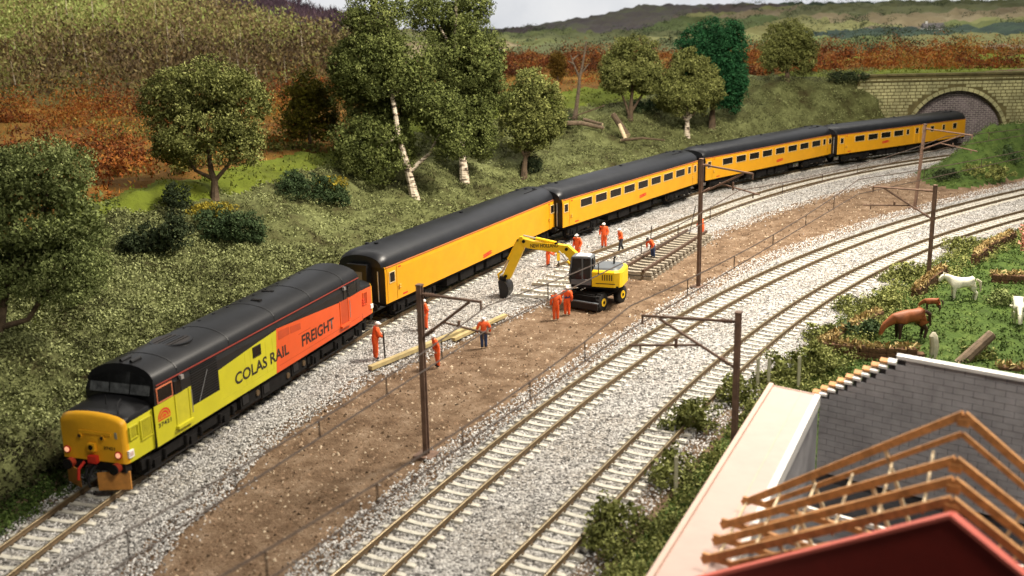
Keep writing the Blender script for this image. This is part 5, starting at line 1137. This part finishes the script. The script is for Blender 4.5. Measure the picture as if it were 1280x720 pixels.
# fallen logs on the embankment
def logs(name, pts, r, label, mat='log', cat='log'):
    r = [q * .78 for q in r] if hasattr(r, '__len__') else r * .78
    b = MB(); b.tube(pts, r, M[mat], 9, cap=False); n = len(b.v); o = b.build(name, None, True)
    c = MB()
    for e in (0, -1):
        d = (Vector(pts[e]) - Vector(pts[1 if e == 0 else -2])).normalized(); rr = r[e] if hasattr(r, '__len__') else r; c.tube([Vector(pts[e]) - d * .02, Vector(pts[e]) + d * .012], rr * .97, M['cutwood'], 9)
    c.build('cut_end', o); return tag(o, label, cat, 'fallen wood on the embankment')
logs('log', [(1.9, 97.0, 4.45), (3.3, 97.6, 4.5)], .30, 'short pale sawn log lying left of the dead tree foot')
logs('fallen_branch', [(5.0, 98.4, 4.4), (6.6, 98.6, 4.35), (8.6, 98.3, 3.9)], [.30, .26, .2], 'brown fallen branch lying beneath the dead tree')
logs('fallen_branch', [(6.9, 99.8, 4.55), (8.5, 98.6, 4.2)], [.2, .16], 'shorter pale branch crossing the brown fallen branch')
logs('fallen_branch', [(5.6, 100.6, 4.6), (9.0, 102.8, 5.5)], [.09, .06], 'thin straight branch leaning right of the dead tree', 'bark')
logs('log', [(9.6, 99.8, 4.9), (10.7, 97.8, 3.2)], [.34, .38], 'thick dark broken log sloping down the embankment', 'bark')
logs('log', [(10.0, 98.2, 4.2), (10.45, 97.5, 3.0)], [.22, .24], 'short pale stump piece beside the dark broken log', 'cutwood')
logs('fallen_branch', [(10.0, 97.2, 2.9), (12.0, 97.6, 3.0), (14.0, 97.8, 2.75)], [.16, .14, .08], 'dark thin branch lying downhill of the broken log', 'bark')
bush((4.6, 99.2, 4.3), [(0, 0, .4, 1.2, .8), (-1.3, -.3, .2, .8, .5)], FOL['pine'], 'green bush around the foot of the dead tree', seed=77, group='bushes on the banks')

# ------------------------------------------------------------------ horses
def horse(loc, face, label, s, coat, points, mane, graze, cat='horse'):
    V = []; E = []; RD = []; PT = []; dark_legs = points != coat
    def v(x, y, z, r): V.append(Vector((x, y, z)) * s); RD.append((r[0] * s, r[1] * s) if hasattr(r, '__len__') else r * s); return len(V) - 1
    def e(a, b, p): E.append((a, b)); PT.append(p)
    rump = v(-.62, 0, 1.02, (.27, .31)); loin = v(-.25, 0, 1.02, (.27, .30)); back = v(.10, 0, .99, (.27, .32)); ch = v(.42, 0, 1.0, (.27, .32))
    if graze: nb, nm, po, ml, mu = (.64, .92), (.92, .74), (1.10, .58), (1.18, .38), (1.22, .20)
    else: nb, nm, po, ml, mu = (.62, 1.16), (.84, 1.30), (1.02, 1.36), (1.16, 1.18), (1.22, 1.02)
    nb = v(nb[0], 0, nb[1], (.17, .25)); nm = v(nm[0], 0, nm[1], (.12, .19)); po = v(po[0], 0, po[1], (.11, .14)); ml = v(ml[0], 0, ml[1], (.09, .11)); mu = v(mu[0], 0, mu[1], .08)
    for a, b in ((loin, rump), (loin, back), (back, ch), (ch, nb), (nb, nm), (nm, po), (po, ml)): e(a, b, 0)
    e(ml, mu, 0)
    for sy in (-1, 1):
        a = v(.42, sy * .16, .74, .15); k = v(.44, sy * .16, .44, .085); f = v(.42, sy * .16, .14, .062); h = v(.46, sy * .16, .035, .075)
        e(ch, a, 0); e(a, k, 1 if dark_legs else 0); e(k, f, 1); e(f, h, 1)
        a = v(-.56, sy * .17, .80, .20); k = v(-.48, sy * .17, .66, .15); hk = v(-.72, sy * .17, .44, .088); f = v(-.66, sy * .17, .14, .064); h = v(-.62, sy * .17, .035, .075)
        e(rump, a, 0); e(a, k, 0); e(k, hk, 1 if dark_legs else 0); e(hk, f, 1); e(f, h, 1)
    me = grow('body', V, E, RD, loin, lambda k, c: PT[k], [M[coat], M[points], M[coat]])
    hd = V[po]; join_tubes(me, [([hd + Vector((-.02, sy * .06, .06)) * s, hd + Vector((.0, sy * .08, .20)) * s], .035 * s, .01 * s) for sy in (-1, 1)], 2)
    t = thing('horse', loc, R(face), label, cat, 'horses in the paddock'); link('body', me, t)
    b = MB(); b.tube([V[rump] + Vector((-.08, 0, .16)) * s, V[rump] + Vector((-.27, 0, .02)) * s, V[rump] + Vector((-.32, .02, -.5)) * s], [.06 * s, .085 * s, .03 * s], M[mane], 8); b.build('tail', t, True)
    b = MB()
    for k in range(9):
        f = k / 8; p = V[nb].lerp(V[po], f) + Vector((-.07 - .02 * (1 - f), 0, .10 + .05 * (1 - f))) * s; b.box(p.x - .05 * s, p.x + .05 * s, -.035 * s, .035 * s, p.z - .07 * s, p.z + .05 * s, M[mane])
    b.build('mane', t); return t
horse((17.55, 45.95, .02), 186, 'chestnut brown horse grazing by the straw topped wall', 1.06, 'chestnut', 'darkcoat', 'darkcoat', True)
horse((22.4, 52.0, .04), 172, 'white horse standing with raised head before the brown wall', .93, 'cream', 'cream', 'hair', False)
horse((23.35, 48.0, .06), 250, 'cream horse grazing at the right edge of the paddock', .86, 'cream', 'cream', 'hair', True)
horse((20.2, 50.1, .06), 150, 'small brown foal between the brown horse and the white horse', .52, 'chestnut', 'darkcoat', 'darkcoat', True, 'foal')

# ------------------------------------------------------------------ paddock walls, posts, log
def stone_wall(pts, h, label, straw=True, w=.42):
    o0 = Vector((*pts[0], -.2)); t = thing('field_wall', o0, 0, label, 'field wall', 'brown walls round the paddock')
    P = [Vector((*p, -.2)) - o0 for p in pts]; n = 0; stones = MB(); S = []; C = []
    protos = []
    for k in range(4):
        b = MB(); b.loft([[(x, y * q, z * q) for y, z in ((-.5, -.45), (-.5, .4), (.1, .5), (.5, .35), (.45, -.5))] for x, q in ((-.5, .75), (-.38, 1), (.36, .95), (.5, .7))], M['brownwall']); protos.append(b.mesh('stone'))
    for a, c in zip(P[:-1], P[1:]):
        d = c - a; L = d.length; d.normalize(); nrm = Vector((-d.y, d.x, 0)); rows = max(2, int(h / .2)); an = math.atan2(d.y, d.x)
        for r in range(rows):
            x = 0
            while x < L:
                ln = random.uniform(.3, .5)
                for side in (-1, 1):
                    if n >= 290: break
                    q = a + d * (x + ln / 2) + nrm * side * w * .25 + Vector((0, 0, (r + .5) * h / rows)); o = link('stone', protos[n % 4], t); n += 1
                    o.location = q; o.scale = (ln, w * .58, h / rows * 1.06); o.rotation_euler = (random.uniform(-.1, .1), random.uniform(-.08, .08), an + random.uniform(-.12, .12))
                x += ln
        for q in np.linspace(0, 1, max(3, int(L * 9))):
            p = a.lerp(c, q); C.append((p.x + random.uniform(-.1, .1), p.y + random.uniform(-.1, .1), h + .05))
    if straw:
        C = np.array(C); V, F, tn = leaves(C, np.full((len(C), 3), .17), 14, .07, aspect=2.0, tone=rng.uniform(.2, .9, len(C)), upright=.4); o = link('straw_topping', np_mesh('straw_topping', V, F, [M['straw']], tone=tn), t); tag(o, kind='stuff')
    return t
stone_wall([(13.3, 44.6), (15.3, 43.7), (17.0, 43.45)], .62, 'brown wall topped with straw just behind the grey block gable')
stone_wall([(13.4, 44.9), (15.6, 47.6), (17.5, 49.6)], .5, 'straw topped wall running along the track side of the paddock')
stone_wall([(20.3, 52.6), (21.9, 55.0), (23.4, 57.0)], .75, 'brown wall behind the white horse head')
stone_wall([(25.6, 55.9), (28.2, 55.2), (30.5, 55.0)], .6, 'dark brown wall right of the white horse below the pink tree')
stone_wall([(26.2, 59.5), (28.0, 62.2), (31, 65.5)], .8, 'brown wall behind the pink tree beside the outer track')
stone_wall([(19.8, 41.9), (22.5, 41.2), (25.5, 40.6)], .3, 'low straw topped wall at the right beyond the grey gable', True)
logs('leaning_log', [(18.6, 42.9, -.2), (20.1, 43.4, .95)], [.33, .28], 'thick mossy log leaning up out of the paddock', 'log'); bpy.data.objects['leaning_log']['group'] = 'wood in the paddock'
b = MB(); b.tube([(0, 0, -.1), (.05, 0, .6), (-.04, 0, 1.05), (-.02, .02, 1.2)], [.15, .19, .17, .07], M['hair'], 9); o = b.build('stump', None, True); o.location = (17.75, 43.55, -.15); tag(o, 'short pale upright stump in front of the brown horse', 'stump')
for (x, y, h, lb) in ((10.1, 40.6, 1.35, 'thin pale post nearest the outer track beside the mast'), (9.75, 40.95, 1.2, 'thin pale post next to the one by the mast'), (11.1, 39.9, 1.6, 'thin pale post standing in the mossy bush by the ledge end'), (5.0, 31.2, 1.3, 'pale post among the bushes halfway along the ledge')):
    b = MB(); b.box(-.055, .055, -.055, .055, 0, h, M['post']); b.slab([(-.055, h), (.055, h), (0, h + .05)], -.055, .055, M['post']); o = b.build('fence_post'); o.location = (x, y, -.3); tag(o, lb, 'post', 'pale posts by the ledge')

# ------------------------------------------------------------------ the shed under construction
SA, SB = R(65.5), R(-38.5); ea = Vector((math.cos(SA), math.sin(SA), 0)); eb = Vector((math.cos(SB), math.sin(SB), 0)); Q0 = Vector((9.32, 31.05, 0))
def sp(s, b_, z): return Q0 + ea * s + eb * b_ + Vector((0, 0, z))     # s along the length (towards the viewer is negative), b_ along the gable
shed = thing('shed_building', (0, 0, 0), 0, 'half built shed with pale pink ledge, grey block gable, orange trusses and red end', 'shed')
def skew(b, s0, s1, b0, b1, z0, z1, mat):
    V = [sp(s, q, z) for s in (s0, s1) for q in (b0, b1) for z in (z0, z1)]
    return b.add(V, [(0, 1, 3, 2), (4, 6, 7, 5), (0, 4, 5, 1), (2, 3, 7, 6), (0, 2, 6, 4), (1, 5, 7, 3)], mat)
def part(nm, *a): return skew(MB(), *a).build(nm, shed)
part('ledge', -17, 0, -1.52, -.16, 2.78, 3.0, M['pink']); part('ledge_rim', -17, 0, -1.66, -1.52, 2.7, 3.10, M['pinkrim']); part('ledge_end', 0, .06, -1.66, 0, 2.7, 3.02, M['pinkrim'])
part('ledge_seam', -17, 0, -.62, -.585, 3.0, 3.006, M['pinkseam']); part('ledge_edge', -17, 0, -.16, .02, 2.70, 3.04, M['white'])
part('side_wall', -17, 0, -1.5, -1.35, -.3, 2.78, M['pink'])
part('inner_wall', -17, 0, -.14, -.04, -.3, 2.70, M['block'])
part('floor', -17, 0, -.04, 9, -.1, .25, M['blockjoint'])
# gable of grey blocks with a stepped left shoulder
top = lambda q: min(4.62, 3.02 + max(q, 0) * .70)
wb = MB()
for q0 in np.arange(0, 7.5, .25): skew(wb, .035, .14, q0, q0 + .25, -.3, top(q0), M['blockjoint'])
wb.build('gable_core', shed)
k = 0
for r in range(22):
    z0 = .52 + r * .187
    q = -(r % 2) * .27
    while q < 7.1 and k < 298:
        a, c = max(q, 0), q + .55
        if z0 + .187 <= top(a) + .03: skew(MB(), .0 + random.uniform(-.006, .006), .04, a + .006, c - .006, z0 + .006, z0 + .181, M['block']).build('block', shed); k += 1
        q += .55
for st in range(9):
    q0 = st * .25; zt = top(q0); skew(MB(), -.03, .34, q0 - .03, q0 + .22, zt, zt + .075, M['white']).build('step_cap', shed)
    skew(MB(), .15, .5, q0 - .28, q0 + .10, zt - .06, zt - .003, M['truss']).build('step_batten', shed)
part('coping', -.05, .22, 2.22, 7.5, 4.62, 4.72, M['white'])
def bar(b, p, q, w, h, mat):
    d = (q - p).normalized(); sd = d.cross(Vector((0, 0, 1))).normalized(); up = sd.cross(d); V = [x + sd * i * w / 2 + up * j * h / 2 for x in (p, q) for i in (-1, 1) for j in (-1, 1)]
    return b.add(V, [(0, 1, 3, 2), (4, 6, 7, 5), (0, 4, 5, 1), (2, 3, 7, 6), (0, 2, 6, 4), (1, 5, 7, 3)], mat)
for foot, apex_b, apex_z in (((3.9, 20.62), 4.88, 6.05), ((4.28, 21.41), 4.85, 6.05), ((4.6, 22.15), 4.86, 6.13), ((5.31, 23.25), 4.72, 6.58)):
    F_ = Vector((*foot, 3.3)); A_ = F_ + eb * apex_b + Vector((0, 0, apex_z - 3.3)); G2 = F_ + eb * apex_b * 2
    tr = bar(MB(), F_, A_, .09, .16, M['truss']).build('roof_truss', shed)
    bar(MB(), A_, G2, .09, .16, M['truss']).build('rafter', tr)
    dn = Vector((0, 0, -.42)); bar(MB(), F_.lerp(A_, .12) + dn * .6, A_ + dn, .07, .11, M['truss']).build('lower_chord', tr); bar(MB(), A_ + dn, G2.lerp(A_, .12) + dn * .6, .07, .11, M['truss']).build('lower_chord', tr)
    bar(MB(), A_ - eb * .12 + Vector((0, 0, -.16)) - ea * .06, A_ + eb * .12 + Vector((0, 0, -.16)) - ea * .06, .03, .16, M['truss']).build('gusset', tr)
    bar(MB(), F_ + Vector((0, 0, .12)), G2 + Vector((0, 0, .12)), .08, .12, M['truss']).build('tie_beam', tr)
    bar(MB(), A_ - Vector((0, 0, .1)), F_ + eb * apex_b + Vector((0, 0, .14)), .09, .09, M['rod']).build('king_post', tr)
    for f in (.35, .68):
        bar(MB(), F_.lerp(A_, f) - Vector((0, 0, .08)), F_ + eb * apex_b * f * 1.25 + Vector((0, 0, .14)), .07, .07, M['cutwood']).build('brace', tr)
        bar(MB(), G2.lerp(A_, f) - Vector((0, 0, .08)), G2 - eb * apex_b * f * 1.25 + Vector((0, 0, .14)), .07, .07, M['cutwood']).build('brace', tr)
for f in np.linspace(.06, .9, 6):
    p = Vector((3.9, 20.62, 3.3)) + eb * 4.88 * f + Vector((0, 0, 2.75 * f - .12)); bar(MB(), p, p + ea * 3.0, .05, .05, M['cutwood']).build('purlin', shed)
for s, z in ((-3.4, .9), (-6.0, 1.2), (-8.5, 1.4)): bar(MB(), sp(s, 0, z), sp(s, 8.5, z), .12, .10, M['rod']).build('cross_rod', shed)
F_ = Vector((3.81, 19.96, 3.3)); r1 = F_ + eb * 4.71 + Vector((0, 0, 2.77)); r2_ = F_ + eb * 9.42
for nm, off, mt, ins in (('end_panel', 0, 'redcard', 0),):
    V = [F_ - eb * .25 - Vector((0, 0, .15)), r1, r2_ + eb * .25 - Vector((0, 0, .15)), F_ + eb * 9.6 - Vector((0, 0, 1.6)), F_ - eb * .25 - Vector((0, 0, 1.6))]; V = V + [v_ - ea * .12 for v_ in V]
    MB().add(V, [(0, 1, 2, 3, 4), (9, 8, 7, 6, 5), (0, 5, 6, 1), (1, 6, 7, 2), (2, 7, 8, 3), (3, 8, 9, 4), (4, 9, 5, 0)], M[mt]).build(nm, shed)
bar(MB(), F_ - eb * .25 - Vector((0, 0, .15)) - ea * .06, r1 - ea * .06, .2, .07, M['redhighlight']).build('edge_highlight', shed); bar(MB(), r1 - ea * .06, r2_ + eb * .25 - Vector((0, 0, .15)) - ea * .06, .2, .07, M['redhighlight']).build('edge_highlight', shed)  # lighter pink strips: the highlight along the panel's top edges, put into the colour

# a few pale farmhouses on the far hills
for k, (x, y, lb) in enumerate(((92, 240, 'tiny white farmhouse among dark trees on the far hill, left one'), (132, 265, 'tiny white farmhouse among dark trees on the far hill, middle one'), (150, 268, 'tiny white farmhouse among dark trees on the far hill, right one'))):
    z = float(ground([x], [y])[0]); t = thing('farmhouse', (x, y, z), .3 * k, lb, 'house', 'farmhouses on the far hills')
    MB().box(-2.2, 2.2, -1, 1, -.3, 1.5, M['far']).build('wall', t); b = MB(); b.loft([[(xx, -1.15, 1.45), (xx, 0, 2.4), (xx, 1.15, 1.45)] for xx in (-2.3, 2.3)], M['farroof']); b.build('roof', t)
    MB().box(-1.6, -1.2, -.2, .2, 2.0, 2.8, M['far']).build('chimney', t)
    for xx in (-1.2, .3): MB().box(xx, xx + .5, -1.02, -.98, .5, 1.1, M['glass']).build('window', t)
